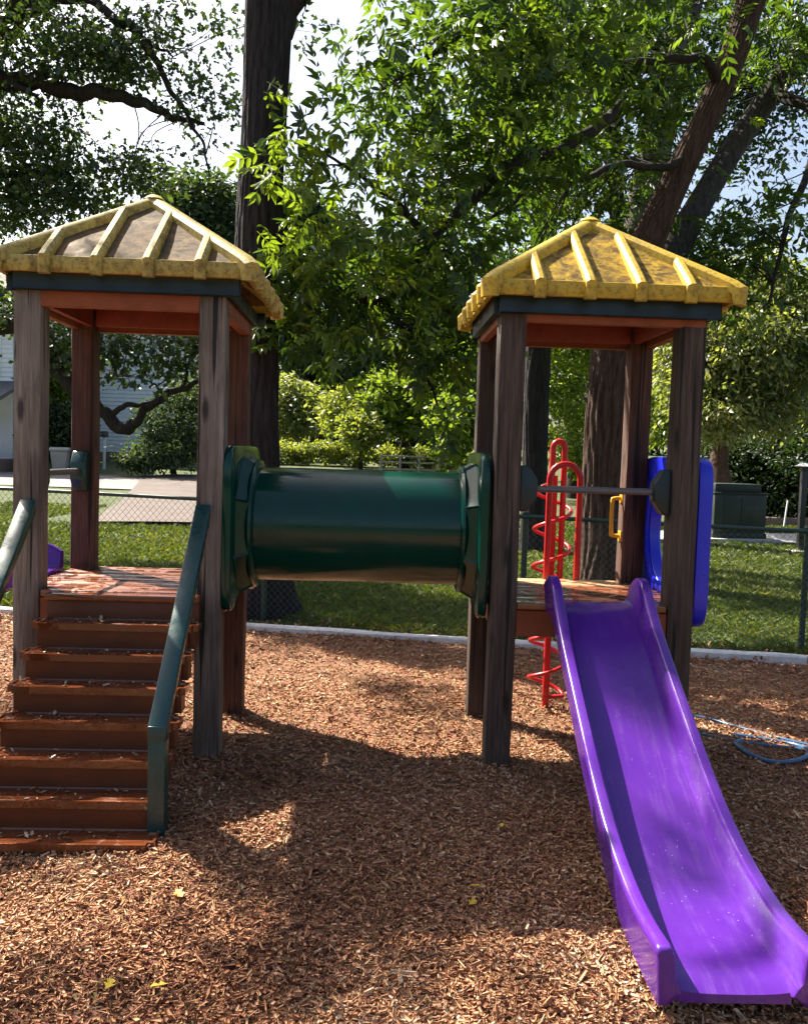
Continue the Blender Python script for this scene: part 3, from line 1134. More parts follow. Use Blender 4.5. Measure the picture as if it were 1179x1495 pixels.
from_bm('arch_rail', arch(-0.065, 0.135, -0.215, 0.86, 1.68, 0.021), 'red_steel', sc_, 50)
from_bm('arch_rail', arch(-0.02, 0.06, -0.02, 0.9, 1.83, 0.021), 'red_steel', sc_, 50)

# ---------------------------------------------------------------- hose on the mulch
bm = bmesh.new()
def onm(p, z=0.02):
    return (p[0], p[1], z)
h1 = [(1.55, 6.00), (1.99, 5.84), (2.18, 5.63), (2.40, 5.38), (2.60, 5.22), (2.85, 5.05)]
h2 = [(1.5, 5.58), (1.88, 5.46), (2.10, 5.33), (2.41, 5.22), (2.62, 5.12)]
tube_bm([onm(p[:2], 0.028) for p in smooth_path(h1, 8)], 0.011, 8, bm)
tube_bm([onm(p[:2], 0.024) for p in smooth_path(h2, 8)], 0.012, 8, bm)
loop = [(2.10 + 0.0, 5.33), (2.03, 5.25), (2.04, 5.10), (2.10, 5.00), (2.20, 4.97), (2.33, 5.02), (2.41, 5.12), (2.42, 5.24), (2.36, 5.34), (2.22, 5.40), (2.08, 5.42)]
tube_bm([onm(p[:2], 0.034 + 0.008 * math.sin(i * 0.22)) for i, p in enumerate(smooth_path(loop, 6))], 0.014, 8, bm)
tag(from_bm('garden_hose', bm, 'hose_blue', None, 50), 'thin blue hose lying in a loose loop on the mulch right of the big slide', 'hose')

# ---------------------------------------------------------------- chain-link fence
FA, FB = Vector((-9.15, 9.95, 0)), Vector((3.722, 8.16, 0))
fdir = (FB - FA).normalized()
FEND = FB + fdir * 5.2
fen = thing('chain_link_fence', 'low green chain link fence with a dark top rail along the edge of the mulch', 'fence', tuple(FA), math.atan2(fdir.y, fdir.x))
FL_ = (FEND - FA).length
FLB = (FB - FA).length
frange = np.arange(FLB % 2.58, FL_, 2.58)
FH = lambda s: float(np.interp(s, [4.0, FLB], [1.25, 1.12]))
bm = tube_bm([(s, 0, FH(s)) for s in np.linspace(0, FL_, 20)], 0.020, 10)
from_bm('top_rail', bm, 'fence_green', fen, 50)
for s in frange:
    bm = tube_bm([(s, 0.03, -0.2), (s, 0.03, FH(s) + 0.03)], 0.028, 14)
    pst = from_bm('post', bm, 'fence_green', fen, 50)
    bm = bmesh.new()
    bmesh.ops.create_uvsphere(bm, u_segments=12, v_segments=8, radius=0.034)
    bm.transform(Matrix.Translation((s, 0.03, FH(s) + 0.03)) @ Matrix.Scale(0.6, 4, (0, 0, 1)))
    from_bm('post_cap', bm, 'fence_green', pst, 60)
# diamonds of wire, real wires
V, F = [], []
step = 0.066
hh = 1.12
rw = 0.0023
sq = [(0, rw), (rw * 0.87, -rw / 2), (-rw * 0.87, -rw / 2)]
n = int((FL_ + hh) / step)
for d in (1, -1):
    for k in range(n):
        s0 = -hh + k * step if d > 0 else k * step
        p0, p1 = (s0, 0.04), (s0 + d * (hh - 0.04), hh)
        # clip to the fence length
        def cl(pa, pb):
            xa, za = pa
            if xa < 0:
                tt = (0 - pa[0]) / (pb[0] - pa[0])
                return (0, za + (pb[1] - za) * tt)
            if xa > FL_:
                tt = (FL_ - pa[0]) / (pb[0] - pa[0])
                return (FL_, za + (pb[1] - za) * tt)
            return pa
        if max(p0[0], p1[0]) < 0 or min(p0[0], p1[0]) > FL_:
            continue
        q0, q1 = cl(p0, p1), cl(p1, p0)
        f0 = FH(q0[0]) / hh
        f1 = FH(q1[0]) / hh
        b = len(V)
        for (x, z, f) in ((q0[0], q0[1], f0), (q1[0], q1[1], f1)):
            for a, c in sq:
                V.append((x + c, 0.002 * d + a, z * f))
        F += [(b, b + 1, b + 4, b + 3), (b + 1, b + 2, b + 5, b + 4), (b + 2, b, b + 3, b + 5)]
tag(from_np('wire_mesh', V, F, 'wire', fen), kind='stuff')


# ================================================================ things beyond the fence
def ground_at(u, v_hint, y):
    p = at(u, v_hint, y)
    return Vector((p.x, y, float(hgt(p.x, y))))


# utility cabinet on a slab
g = ground_at(1067, 780, 19.6)
g.z += 0.03
cb = thing('utility_cabinet', 'dark green metal utility cabinet standing on a concrete slab beyond the fence', 'utility cabinet', tuple(g), 0.06)
from_bm('slab', box_bm(-0.85, 0.85, -0.62, 0.62, -0.1, 0.06, 0.015), 'concrete', cb, 40)
cbody = from_bm('body', box_bm(-0.58, 0.58, -0.40, 0.42, 0.06, 1.02, 0.02), 'cabinet_green', cb, 40)
from_bm('lid', box_bm(-0.55, 0.47, -0.33, 0.40, 1.045, 1.235, 0.02), 'cabinet_green', cb, 40)
from_bm('ledge', box_bm(-0.61, 0.61, -0.43, 0.45, 1.018, 1.046, 0.008), 'cabinet_green', cb, 40)
from_bm('base_band', box_bm(-0.60, 0.60, -0.42, 0.44, 0.062, 0.17, 0.008), 'cabinet_green', cb, 40)
for x in (-0.18, 0.2):
    from_bm('door', box_bm(x - 0.185, x + 0.185, -0.412, -0.398, 0.22, 0.98, 0.004), 'cabinet_green', cb, 40)

# low post at the right edge; white on its dark cap is a painted highlight
g = ground_at(1167, 800, 17.6)
lp = thing('garden_light', 'slim black post with a flat cap painted pale for its highlight, right edge beyond the fence', 'post light', tuple(g))
from_bm('shaft', box_bm(-0.055, 0.055, -0.055, 0.055, 0.02, 1.62, 0.008), 'black_metal', lp, 40)
bm = bmesh.new()
bmesh.ops.create_cone(bm, cap_ends=True, segments=4, radius1=0.19, radius2=0.06, depth=0.07)
bm.transform(Matrix.Translation((0, 0, 1.735)) @ Matrix.Rotation(math.pi / 4, 4, 'Z'))
from_bm('cap', bm, 'white_paint', lp, 30)
from_bm('lantern', box_bm(-0.07, 0.07, -0.07, 0.07, 1.62, 1.70, 0.01), 'black_metal', lp, 40)
from_bm('foot', box_bm(-0.2, 0.2, -0.2, 0.2, -0.05, 0.035, 0.01), 'concrete', lp, 40)
# leaning stake
g = ground_at(1143, 770, 23.5)
sk = from_bm('garden_stake', tube_bm([(0, 0, -0.1), (0.10, 0.05, 0.75)], 0.022, 8), 'white_paint', None, 50, tuple(g))
tag(sk, 'thin pale stake leaning out of the ground near the dark hollow', 'stake')
# low brick planter edge near the right
g = ground_at(1130, 770, 24.5)
pl = from_bm('garden_edging', box_bm(-1.0, 1.0, -0.25, 0.25, -0.1, 0.24, 0.03), 'far_brick', None, 40, tuple(g))
tag(pl, 'low brick garden edging in front of the dark hollow on the right', 'garden edging')

# wheelie bin
g = ground_at(88, 685, 37.0)
bn = thing('wheelie_bin', 'pale grey wheeled rubbish bin with a domed lid at the roadside', 'rubbish bin', tuple(g), 0.2)
bm = bmesh.new()
for z, a, b in ((0.08, 0.26, 0.28), (0.95, 0.35, 0.38)):
    for x, y in ((-a, -b), (a, -b), (a, b), (-a, b)):
        bm.verts.new((x, y, z))
bm.verts.ensure_lookup_table()
vv = list(bm.verts)
for k in range(4):
    bm.faces.new((vv[k], vv[(k + 1) % 4], vv[4 + (k + 1) % 4], vv[4 + k]))
bm.faces.new(vv[:4][::-1])
bm.faces.new(vv[4:])
bmesh.ops.bevel(bm, geom=bm.edges[:], offset=0.03, segments=2, affect='EDGES')
from_bm('body', bm, 'bin_grey', bn, 40)
from_bm('lid', prism_bm([(-0.42, 0.955), (0.42, 0.955), (0.40, 1.04), (0.2, 1.10), (-0.25, 1.10), (-0.42, 1.02)], 'x', -0.38, 0.38, 0.02), 'bin_grey', bn, 40)
for s in (-1, 1):
    bm = bmesh.new()
    bmesh.ops.create_cone(bm, cap_ends=True, segments=20, radius1=0.11, radius2=0.11, depth=0.06)
    bm.transform(Matrix.Translation((s * 0.27, 0.26, 0.11)) @ Matrix.Rotation(math.pi / 2, 4, 'Y'))
    from_bm('wheel', bm, 'black_metal', bn, 40)
# driveway marker post
g = ground_at(152, 680, 40.0)
mp = thing('yard_post', 'slim pale post with a small dark box on top beside the white house', 'post', tuple(g))
from_bm('shaft', box_bm(-0.05, 0.05, -0.05, 0.05, -0.1, 1.45, 0.01), 'white_paint', mp, 40)
from_bm('box', box_bm(-0.13, 0.13, -0.2, 0.2, 1.45, 1.72, 0.04), 'dark_trim', mp, 40)


def siding_bm(x0, x1, z0, z1, y, lap=0.2, topf=None):
    """lapped boards: each tilts out at its lower edge"""
    bm = bmesh.new()
    z = z0
    while z < z1 - 1e-4:
        zz = min(z + lap, z1)
        a0, a1 = x0, x1
        if topf:
            a0, a1 = topf(z, zz)
            if a1 - a0 < 0.1:
                break
        p = [bm.verts.new(q) for q in ((a0, y - 0.05, z), (a1, y - 0.05, z), (a1, y - 0.006, zz), (a0, y - 0.006, zz), (a0, y, z), (a1, y, z))]
        bm.faces.new((p[0], p[1], p[2], p[3]))
        bm.faces.new((p[4], p[5], p[1], p[0]))
        z = zz
    return bm


def window(parent, x, y, z, w_, h_):
    f = from_bm('window', box_bm(x - w_ / 2 - 0.09, x + w_ / 2 + 0.09, y - 0.06, y + 0.02, z - 0.09, z + h_ + 0.09, 0.01), 'white_paint', parent, 40)
    for k in (0, 1):
        from_bm('pane', box_bm(x - w_ / 2, x + w_ / 2, y - 0.066, y - 0.055, z + k * h_ / 2 + 0.02, z + (k + 1) * h_ / 2 - 0.02), 'glass', f)
    return f


def white_house():
    Y = 46.0
    xl, xr = at(118, 600, Y).x, at(249, 600, Y).x
    z0 = float(hgt(0, Y))
    h = thing('white_house', 'white clapboard house end with a pale gable seen through the left tower behind tree limbs', 'house', ((xl + xr) / 2, Y, z0))
    W = (xr - xl) / 2
    top = 6.6
    from_bm('wall', box_bm(-W + 0.01, W - 0.01, 0.02, 9.0, -0.5, top, 0), 'siding', h)
    tag(from_bm('siding', siding_bm(-W, W, 0.45, top, 0.0), 'siding', h), kind='stuff')
    tag(from_bm('gable_siding', siding_bm(-W, W, top, top + 2.2, 0.0, topf=lambda a, b: (-W * (1 - (b - top) / 2.3), W * (1 - (b - top) / 2.3))), 'siding', h), kind='stuff')
    for s in (-1, 1):
        from_bm('corner_board', box_bm(s * W - 0.09, s * W + 0.09, -0.07, 0.1, 0.3, top, 0.01), 'white_paint', h, 40)
        sl = math.hypot(W + 0.4, 2.5)
        pr = [(0, top + 2.45), (s * (W + 0.45), top - 0.25), (s * (W + 0.45), top - 0.05), (0, top + 2.65)]
        from_bm('roof_slope', prism_bm(pr, 'y', -0.4, 9.3), 'shingle', h, 40)
        pr = [(0, top + 2.30), (s * (W + 0.40), top - 0.33), (s * (W + 0.40), top - 0.27), (0, top + 2.44)]
        from_bm('rake_board', prism_bm(pr, 'y', -0.36, -0.28), 'white_paint', h, 40)
    from_bm('foundation', box_bm(-W - 0.02, W + 0.02, -0.03, 9.05, -0.6, 0.42, 0.01), 'far_brick', h, 40)
    # low wing on the left with a sloping roof and a white edge
    xw = at(40, 600, Y).x - (xl + xr) / 2
    from_bm('wing_wall', box_bm(xw, -W - 0.1, 0.6, 8.0, -0.5, 3.2, 0), 'far_brick', h)
    pr = [(xw - 0.4, 3.1), (-W + 1.0, 4.75), (-W + 1.0, 4.93), (xw - 0.4, 3.3)]
    from_bm('wing_roof', prism_bm([(xw - 0.4, 3.0), (-W - 0.1, 4.4), (-W - 0.1, 4.55), (xw - 0.4, 3.15)], 'y', 0.2, 8.2), 'shingle', h, 40)
    from_bm('wing_rake', prism_bm([(xw - 0.4, 2.9), (-W - 0.12, 4.3), (-W - 0.12, 4.56), (xw - 0.4, 3.16)], 'y', 0.1, 0.19), 'white_paint', h, 40)


white_house()


def porch_house():
    Y = 39.0
    xr = at(46, 600, Y).x
    z0 = float(hgt(0, Y))
    h = thing('porch_house', 'pale sided house with dark porch railing at the far left edge', 'house', (xr - 3.0, Y, z0))
    from_bm('wall', box_bm(-3.4, 2.2, 0.02, 8, -0.5, 6.4), 'siding', h)
    tag(from_bm('siding', siding_bm(-3.4, 2.2, 0.4, 6.4, 0.0), 'siding', h), kind='stuff')
    window(h, 1.15, 0.0, 4.05, 0.9, 1.5)
    window(h, -1.2, 0.0, 4.05, 0.9, 1.5)
    from_bm('porch_roof', prism_bm([(-2.6, 2.75), (0.3, 3.75), (0.3, 3.9), (-2.6, 2.93)], 'x', -3.6, 2.7), 'shingle', h, 40)
    from_bm('porch_beam', box_bm(-3.5, 2.6, -2.5, -2.3, 2.5, 2.76, 0.01), 'white_paint', h, 40)
    from_bm('porch_floor', box_bm(-3.5, 2.6, -2.5, -0.05, -0.4, 0.42, 0.01), 'far_brick', h, 40)
    for x in (-3.3, -0.4, 2.4):
        from_bm('porch_column', box_bm(x - 0.14, x + 0.14, -2.5, -2.22, 0.42, 2.5, 0.01), 'dark_trim' if x > 2 else 'white_paint', h, 40)
    r = from_bm('porch_railing', box_bm(-3.2, 2.3, -2.42, -2.36, 1.28, 1.36, 0.01), 'black_metal', h, 40)
    for k in range(34):
        from_bm('baluster', box_bm(-3.1 + k * 0.16 - 0.015, -3.1 + k * 0.16 + 0.015, -2.405, -2.375, 0.42, 1.28), 'black_metal', r)
    for z in (0.62, 0.95):
        from_bm('rail', box_bm(-3.2, 2.3, -2.43, -2.35, z, z + 0.05, 0.01), 'black_metal', r, 40)
    from_bm('roof', prism_bm([(-0.6, 6.35), (4, 9.0), (8.6, 6.35), (8.6, 6.55), (4, 9.25), (-0.6, 6.55)], 'x', -3.8, 2.6), 'shingle', h, 40)


porch_house()

# light post and rail fence by the hedge, thin pipe frame
Y = 41.0
a, b = ground_at(556, 680, Y), ground_at(668, 680, Y)
rf = thing('rail_fence', 'low pale post and rail fence under the far trees right of the hedge', 'fence', tuple(a))
n_ = 5
L_ = b.x - a.x
for k in range(n_):
    from_bm('post', box_bm(L_ * k / (n_ - 1) - 0.05, L_ * k / (n_ - 1) + 0.05, -0.05, 0.05, -0.2, 1.0, 0.01), 'grey_paint', rf, 40)
for z in (0.3, 0.62, 0.9):
    from_bm('rail', box_bm(0, L_, -0.075, -0.052, z, z + 0.07, 0.005), 'grey_paint', rf, 40)
Y = 58.0
a, b = ground_at(424, 650, Y), ground_at(505, 650, Y)
pf = thing('pipe_frame', 'thin grey pipe frame standing behind the clipped hedge', 'pipe frame', tuple(a))
zt = at(424, 625, Y).z - a.z
from_bm('upright', tube_bm([(0, 0, -0.2), (0, 0, zt)], 0.05, 8), 'wire', pf, 50)
from_bm('upright', tube_bm([(b.x - a.x, 0, -0.2), (b.x - a.x, 0, zt - 0.05)], 0.05, 8), 'wire', pf, 50)
from_bm('crossbar', tube_bm([(-0.9, 0, zt), (b.x - a.x, 0, zt - 0.05)], 0.045, 8), 'wire', pf, 50)


# ================================================================ trees
def unit(a):
    return a / np.maximum(np.linalg.norm(a, axis=-1, keepdims=True), 1e-9)


def leaf_frames(n, droop, flat, outward=None):
    """rotation matrices (n,3,3): columns = across, along, normal"""
    t = rng.normal(size=(n, 3))
    t[:, 2] *= 0.6
    t = unit(t)
    if outward is not None:
        t = t + outward * 0.8
    t[:, 2] -= droop
    t = unit(t)
    nn = rng.normal(size=(n, 3)) * (1 - flat)
    nn[:, 2] += flat * 1.6
    nn = nn - t * np.sum(nn * t, 1, keepdims=True)
    nn = unit(nn)
    x = np.cross(t, nn)
    return np.stack([x, t, nn], axis=2)


TPL = {}
TPL['kite'] = (np.array([(0, 0, 0), (0.26, 0.42, 0.05), (0, 1, -0.06), (-0.26, 0.42, 0.05)], float), np.array([(0, 1, 2), (0, 2, 3)]))
TPL['oval'] = (np.array([(0, 0, 0), (0.20, 0.28, 0.04), (0.22, 0.58, 0.03), (0, 1, -0.10), (-0.22, 0.58, 0.03), (-0.20, 0.28, 0.04)], float),
               np.array([(0, 1, 2), (0, 2, 3), (0, 3, 4), (0, 4, 5)]))
TPL['lobed'] = (np.array([(0, 0, 0), (0.10, 0.2, 0.01), (0.34, 0.42, 0.05), (0.12, 0.52, 0), (0.25, 0.78, 0.03), (0, 1, -0.06),
                          (-0.25, 0.78, 0.03), (-0.12, 0.52, 0), (-0.34, 0.42, 0.05), (-0.10, 0.2, 0.01)], float),
                np.array([(0, 1, 9), (1, 2, 3), (1, 3, 9), (3, 7, 9), (7, 8, 9), (3, 4, 5), (3, 5, 7), (5, 6, 7)]))


def compound(nl, seed, l=0.42):
    """a pinnate leaf: thin stalk, leaflets in pairs and one at the tip; unit length 1"""
    r = np.random.default_rng(seed)
    V, F = [], []
    ov, of = TPL['oval']
    def add(base, ang, ln, roll):
        b = len(V)
        ca, sa = math.cos(ang), math.sin(ang)
        for x, y, z in ov:
            x, y, z = x * ln * 0.78, y * ln, z * ln + roll * x * ln - 0.22 * y * y * ln
            V.append((base[0] + ca * x + sa * y, base[1] - sa * x + ca * y, base[2] + z))
        for f in of:
            F.append(tuple(b + q for q in f))
    m = (nl - 1) // 2
    for k in range(m):
        y = 0.22 + 0.55 * k / max(1, m - 1)
        for s in (-1, 1):
            add((0, y, -0.08 * y * y), s * (0.95 - 0.12 * k + r.uniform(-.15, .15)), l * r.uniform(0.85, 1.1) * (0.8 + 0.2 * k / m), r.uniform(-.3, .3))
    add((0, 0.80, -0.06), r.uniform(-.2, .2), l * 1.1, r.uniform(-.2, .2))
    b = len(V)
    V += [(0.006, 0, 0), (-0.006, 0, 0), (0.004, 0.85, -0.06), (-0.004, 0.85, -0.06)]
    F += [(b, b + 1, b + 3), (b, b + 3, b + 2)]
    return np.array(V, float), np.array(F)


for q in range(4):
    TPL['pinnate%d' % q] = compound(7 if q < 2 else 9 if q == 2 else 5, q + 3)


def leaf_arrays(tpl, pos, rot, scale, tint):
    tv, tf = TPL[tpl]
    n, k = len(pos), len(tv)
    V = np.einsum('nij,kj->nki', rot, tv) * scale[:, None, None] + pos[:, None, :]
    F = (tf[None] + (np.arange(n) * k)[:, None, None]).reshape(-1, 3)
    return V.reshape(-1, 3), F, np.repeat(tint, k)


def vol(u, v, y, ru, rv, ry, n, lp, cr):
    """a foliage volume seen round the pixel (u, v) at distance y"""
    c = at(u, v, y)
    return (np.array(c), np.array((ru * y / FPX, ry, rv * y / FPX)), n, lp, cr)


def clumps(vols):
    P, C, T = [], [], []
    for c, rad, n, lp, cr in vols:
        d = unit(rng.normal(size=(n, 3))) * (rng.random((n, 1)) ** 0.42)
        cc = c + d * rad
        for q in cc:
            m = max(3, int(lp * rng.uniform(0.5, 1.5)))
            o = rng.normal(size=(m, 3)) * cr * np.array((1, 1, 0.55)) * rng.uniform(0.6, 1.3)
            P.append(q + o)
            C.append(np.repeat(q[None], m, 0))
            T.append(np.clip(rng.normal(0.45, 0.16) + rng.normal(0, 0.2, m), 0, 1))
    return np.concatenate(P), np.concatenate(C), np.concatenate(T), None


def foliage(name, vols, tpl, size, mat, parent, droop=0.3, flat=0.4, jitter=0.35, org=None):
    P, C, T, _ = clumps(vols)
    n = len(P)
    outw = unit(P - C + 1e-6)
    rot = leaf_frames(n, droop, flat, outw)
    sc = size * rng.uniform(1 - jitter, 1 + jitter, n)
    if org is not None:
        P = P - np.array(org)
    tl = tpl if isinstance(tpl, (list, tuple)) else [tpl]
    Vs, Fs, Ts, off = [], [], [], 0
    for i, t in enumerate(tl):
        s = slice(i, None, len(tl))
        V, F, TT = leaf_arrays(t, P[s], rot[s], sc[s], T[s])
        Vs.append(V)
        Fs.append(F + off)
        Ts.append(TT)
        off += len(V)
    return from_np(name, np.concatenate(Vs), np.concatenate(Fs), mat, parent, np.concatenate(Ts))


def trunk_mesh(name, pts, mat, parent, org, sides=36, furrow=0.07, nf=9, per=10, seed=0, knots=()):
    """tapering trunk with furrowed bark; pts = (x, y, z, r) in the world"""
    P = np.array(smooth_path(pts, per))
    r_ = np.random.default_rng(seed)
    n = len(P)
    if sides <= 18:      # limbs wander a little
        q_ = np.arange(n)
        for ax in range(3):
            P[:, ax] += (0.22 * P[:, 3] + 0.008) * (np.sin(q_ * 0.55 + r_.uniform(0, 6)) + 0.6 * np.sin(q_ * 1.21 + r_.uniform(0, 6))) * np.minimum(1, q_ / 4)
    V = np.zeros((n, sides, 3))
    ln = np.concatenate([[0], np.cumsum(np.linalg.norm(np.diff(P[:, :3], axis=0), axis=1))])
    ph = r_.uniform(0, 6.28, 8)
    prev = None
    for i in range(n):
        t = unit(P[min(i + 1, n - 1), :3] - P[max(i - 1, 0), :3])
        a = (np.cross(t, (0.1, 1, 0.05)) if prev is None else prev - t * prev.dot(t))
        a = unit(a)
        prev = a
        b = np.cross(t, a)
        th = np.linspace(0, 2 * np.pi, sides, endpoint=False)
        s = ln[i]
        warp = 1.1 * np.sin(s * 2.3 + 2 * th + ph[0]) + 0.7 * np.sin(s * 5.1 - 3 * th + ph[1])
        f = np.abs(np.sin(nf / 2 * th + warp)) ** 0.6 + 0.5 * np.abs(np.sin(nf * 0.9 * th - warp * 0.7 + s * 1.3 + ph[2])) - 0.9
        lump = 0.05 * np.sin(2 * th + s * 0.9 + ph[3]) + 0.04 * np.sin(3 * th - s * 1.7 + ph[4])
        rr = P[i, 3] * (1 + furrow * f + lump)
        for (ks, kth, kr, ka) in knots:
            dth = np.angle(np.exp(1j * (th - kth)))
            rr = rr + ka * np.exp(-((s - ks) / kr) ** 2 - (dth / 0.7) ** 2)
        V[i] = P[i, :3] + np.outer(np.cos(th) * rr, a) + np.outer(np.sin(th) * rr, b)
    i, k = np.meshgrid(np.arange(n - 1), np.arange(sides), indexing='ij')
    a = i * sides + k
    b = i * sides + (k + 1) % sides
    F = np.stack([a, b, b + sides, a + sides], -1).reshape(-1, 4)
    return from_np(name, V.reshape(-1, 3) - np.array(org), F, mat, parent, smooth=True)


def limb_px(pts):
    """(u, v, y, radius) -> world points"""
    return [(*at(u, v, y), r) for u, v, y, r in pts]


def twigs(name, vols_or_pts, limbs, mat, parent, org, n, r0=0.012):
    """thin twigs from the limbs out into the foliage"""
    LP = np.concatenate([np.array([p[:3] for p in smooth_path(l, 4)]) for l in limbs])
    bm = bmesh.new()
    for q in vols_or_pts[:n]:
        d = np.linalg.norm(LP - q, axis=1)
        j = int(np.argmin(d + rng.uniform(0, 0.5, len(d))))
        a, b = LP[j], q
        if np.linalg.norm(a - b) > 3.5:
            continue
        mid = (a + b) / 2 + rng.normal(size=3) * 0.12 + np.array((0, 0, 0.1))
        pts = [np.append(p, 0) for p in (a, mid, b)]
        path = smooth_path(pts, 4)
        m = len(path)
        tube_bm([Vector(p[:3]) - Vector(org) for p in path], [r0 * (1 - 0.75 * i / m) for i in range(m)], 4, bm, False)
    return tag(from_bm(name, bm, mat, parent, 60), kind='stuff')


def vol_points(vols, k):
    out = []
    for c, rad, n, lp, cr in vols:
        out += [c + unit(rng.normal(size=3)) * rng.random() ** 0.5 * rad for _ in range(max(1, int(k * n / 40)))]
    rng.shuffle(out)
    return out


def shade(u, v, z, r, n=7, lp=8, cr=0.08, gz=0.0):
    """an added leaf clump out of view, placed to keep the sun off the ground round pixel (u, v)"""
    ray = FWD + RIGHT * ((u - 589.5) / FPX) - UP * ((v - 747.5) / FPX)
    p = ray * ((gz - CAMH) / ray.z) + Vector((0, 0, CAMH))
    c = Vector((p.x - SUN_A * (z - gz), p.y + SUN_K * (z - gz), z))
    return (np.array(c), np.array((r * 0.8, r * 0.8, 0.25)), max(3, int(n * (r / 0.35) ** 2)), lp, cr)


# ---- tall straight tree just behind the fence (dark trunk left of centre)
base = (-1.52, 9.32, 0.0)
tA = thing('tall_tree', 'tall straight dark barked tree behind the fence between the two towers', 'tree', base)
tp = [(-1.50, 9.32, -0.1, 0.44), (-1.53, 9.32, 0.35, 0.34), (-1.56, 9.32, 1.0, 0.275), (-1.60, 9.32, 2.2, 0.25), (-1.60, 9.32, 3.4, 0.235), (-1.585, 9.32, 4.2, 0.232),
      (-1.54, 9.31, 5.0, 0.222), (-1.51, 9.30, 6.2, 0.225), (-1.49, 9.30, 7.2, 0.21), (-1.50, 9.3, 9.0, 0.19), (-1.52, 9.2, 12.0, 0.13)]
trunk_mesh('trunk', tp, 'bark_dark', tA, base, 110, 0.10, 19, 24, 4, knots=((4.15, 3.9, 0.18, 0.07), (4.15, 2.6, 0.18, 0.05)))
lA = [[(-1.42, 9.30, 5.95, 0.15), (-1.15, 9.28, 6.6, 0.11), (-0.75, 9.2, 7.6, 0.08), (-0.3, 9.0, 9.0, 0.05)],
      [(-1.6, 9.3, 7.4, 0.12), (-2.6, 9.1, 8.6, 0.08), (-4.2, 8.7, 9.4, 0.05), (-5.6, 8.6, 9.8, 0.03)],
      [(-1.5, 9.3, 8.4, 0.12), (-2.8, 10.2, 9.8, 0.08), (-5.0, 11.0, 10.4, 0.04)]]
for q, l in enumerate(lA):
    trunk_mesh('limb', l, 'bark_dark', tA, base, 16, 0.05, 5, 8, q)
SH = [shade(60, 1460, 9.0, 0.24),
      shade(400, 1310, 9.4, 0.26), shade(470, 1390, 9.2, 0.34), shade(560, 1440, 9.2, 0.34), shade(430, 1480, 9.0, 0.24),
      shade(850, 1440, 9.3, 0.11),
      shade(60, 1150, 9.6, 0.32), shade(150, 1090, 9.6, 0.30), shade(60, 1040, 9.8, 0.34), shade(180, 1200, 9.4, 0.28), shade(170, 990, 9.8, 0.24), shade(100, 1240, 9.4, 0.24),
      shade(1090, 985, 10.5, 0.75, 9, 14), shade(1150, 960, 10.6, 0.6, 9, 12), shade(1040, 1000, 10.4, 0.4, 8, 12), shade(1030, 960, 10.4, 0.4, 8, 12),
      shade(610, 1010, 10.2, 0.32, 8, 12), shade(640, 960, 10.4, 0.34, 8, 12), shade(800, 960, 10.4, 0.4, 8, 12), shade(560, 950, 10.4, 0.3, 7, 10), shade(450, 950, 10.4, 0.2), shade(660, 1060, 10.0, 0.18),
      shade(1120, 1180, 9.8, 0.42, 10), shade(1160, 1240, 9.6, 0.4, 10), shade(1100, 1240, 9.6, 0.2, 6), shade(960, 1120, 9.6, 0.1, 3, 6, 0.1, 0.5), shade(930, 1010, 9.6, 0.12, 3, 5, 0.1, 0.6)]
foliage('crown', SH, ['pinnate0', 'pinnate1', 'pinnate2'], 0.2, 'leaf_pecan', tA, 0.3, 0.75, org=base)  # unseen leaf clumps, added to throw dappled shade on the ground

# ---- leaning tree on the right: two trunks from one butt, limbs and a wide crown of compound leaves
bB = ground_at(885, 848, 12.6)
tB = thing('leaning_tree', 'big forked tree leaning right above the right tower, crown of bright compound leaves', 'tree', tuple(bB))
bb = tuple(bB)
main = limb_px([(880, 905, 12.6, 0.46), (883, 850, 12.6, 0.40), (887, 760, 12.6, 0.355), (890, 650, 12.6, 0.335), (897, 540, 12.6, 0.33), (915, 440, 12.55, 0.29), (945, 355, 12.5, 0.225),
                (990, 255, 12.4, 0.185), (1035, 160, 12.3, 0.175), (1070, 80, 12.2, 0.17), (1100, -10, 12.2, 0.18), (1150, -150, 12.1, 0.16), (1230, -330, 12, 0.1)])
trunk_mesh('trunk', main, 'bark_red', tB, bb, 110, 0.12, 21, 20, 9)
fork = limb_px([(915, 450, 12.7, 0.26), (965, 390, 13.2, 0.25), (1010, 315, 13.6, 0.19), (1065, 225, 14.0, 0.18), (1130, 130, 14.3, 0.18), (1185, 60, 14.4, 0.17), (1280, -60, 14.4, 0.18)])
trunk_mesh('trunk', fork, 'bark_mid', tB, bb, 44, 0.07, 13, 10, 12)
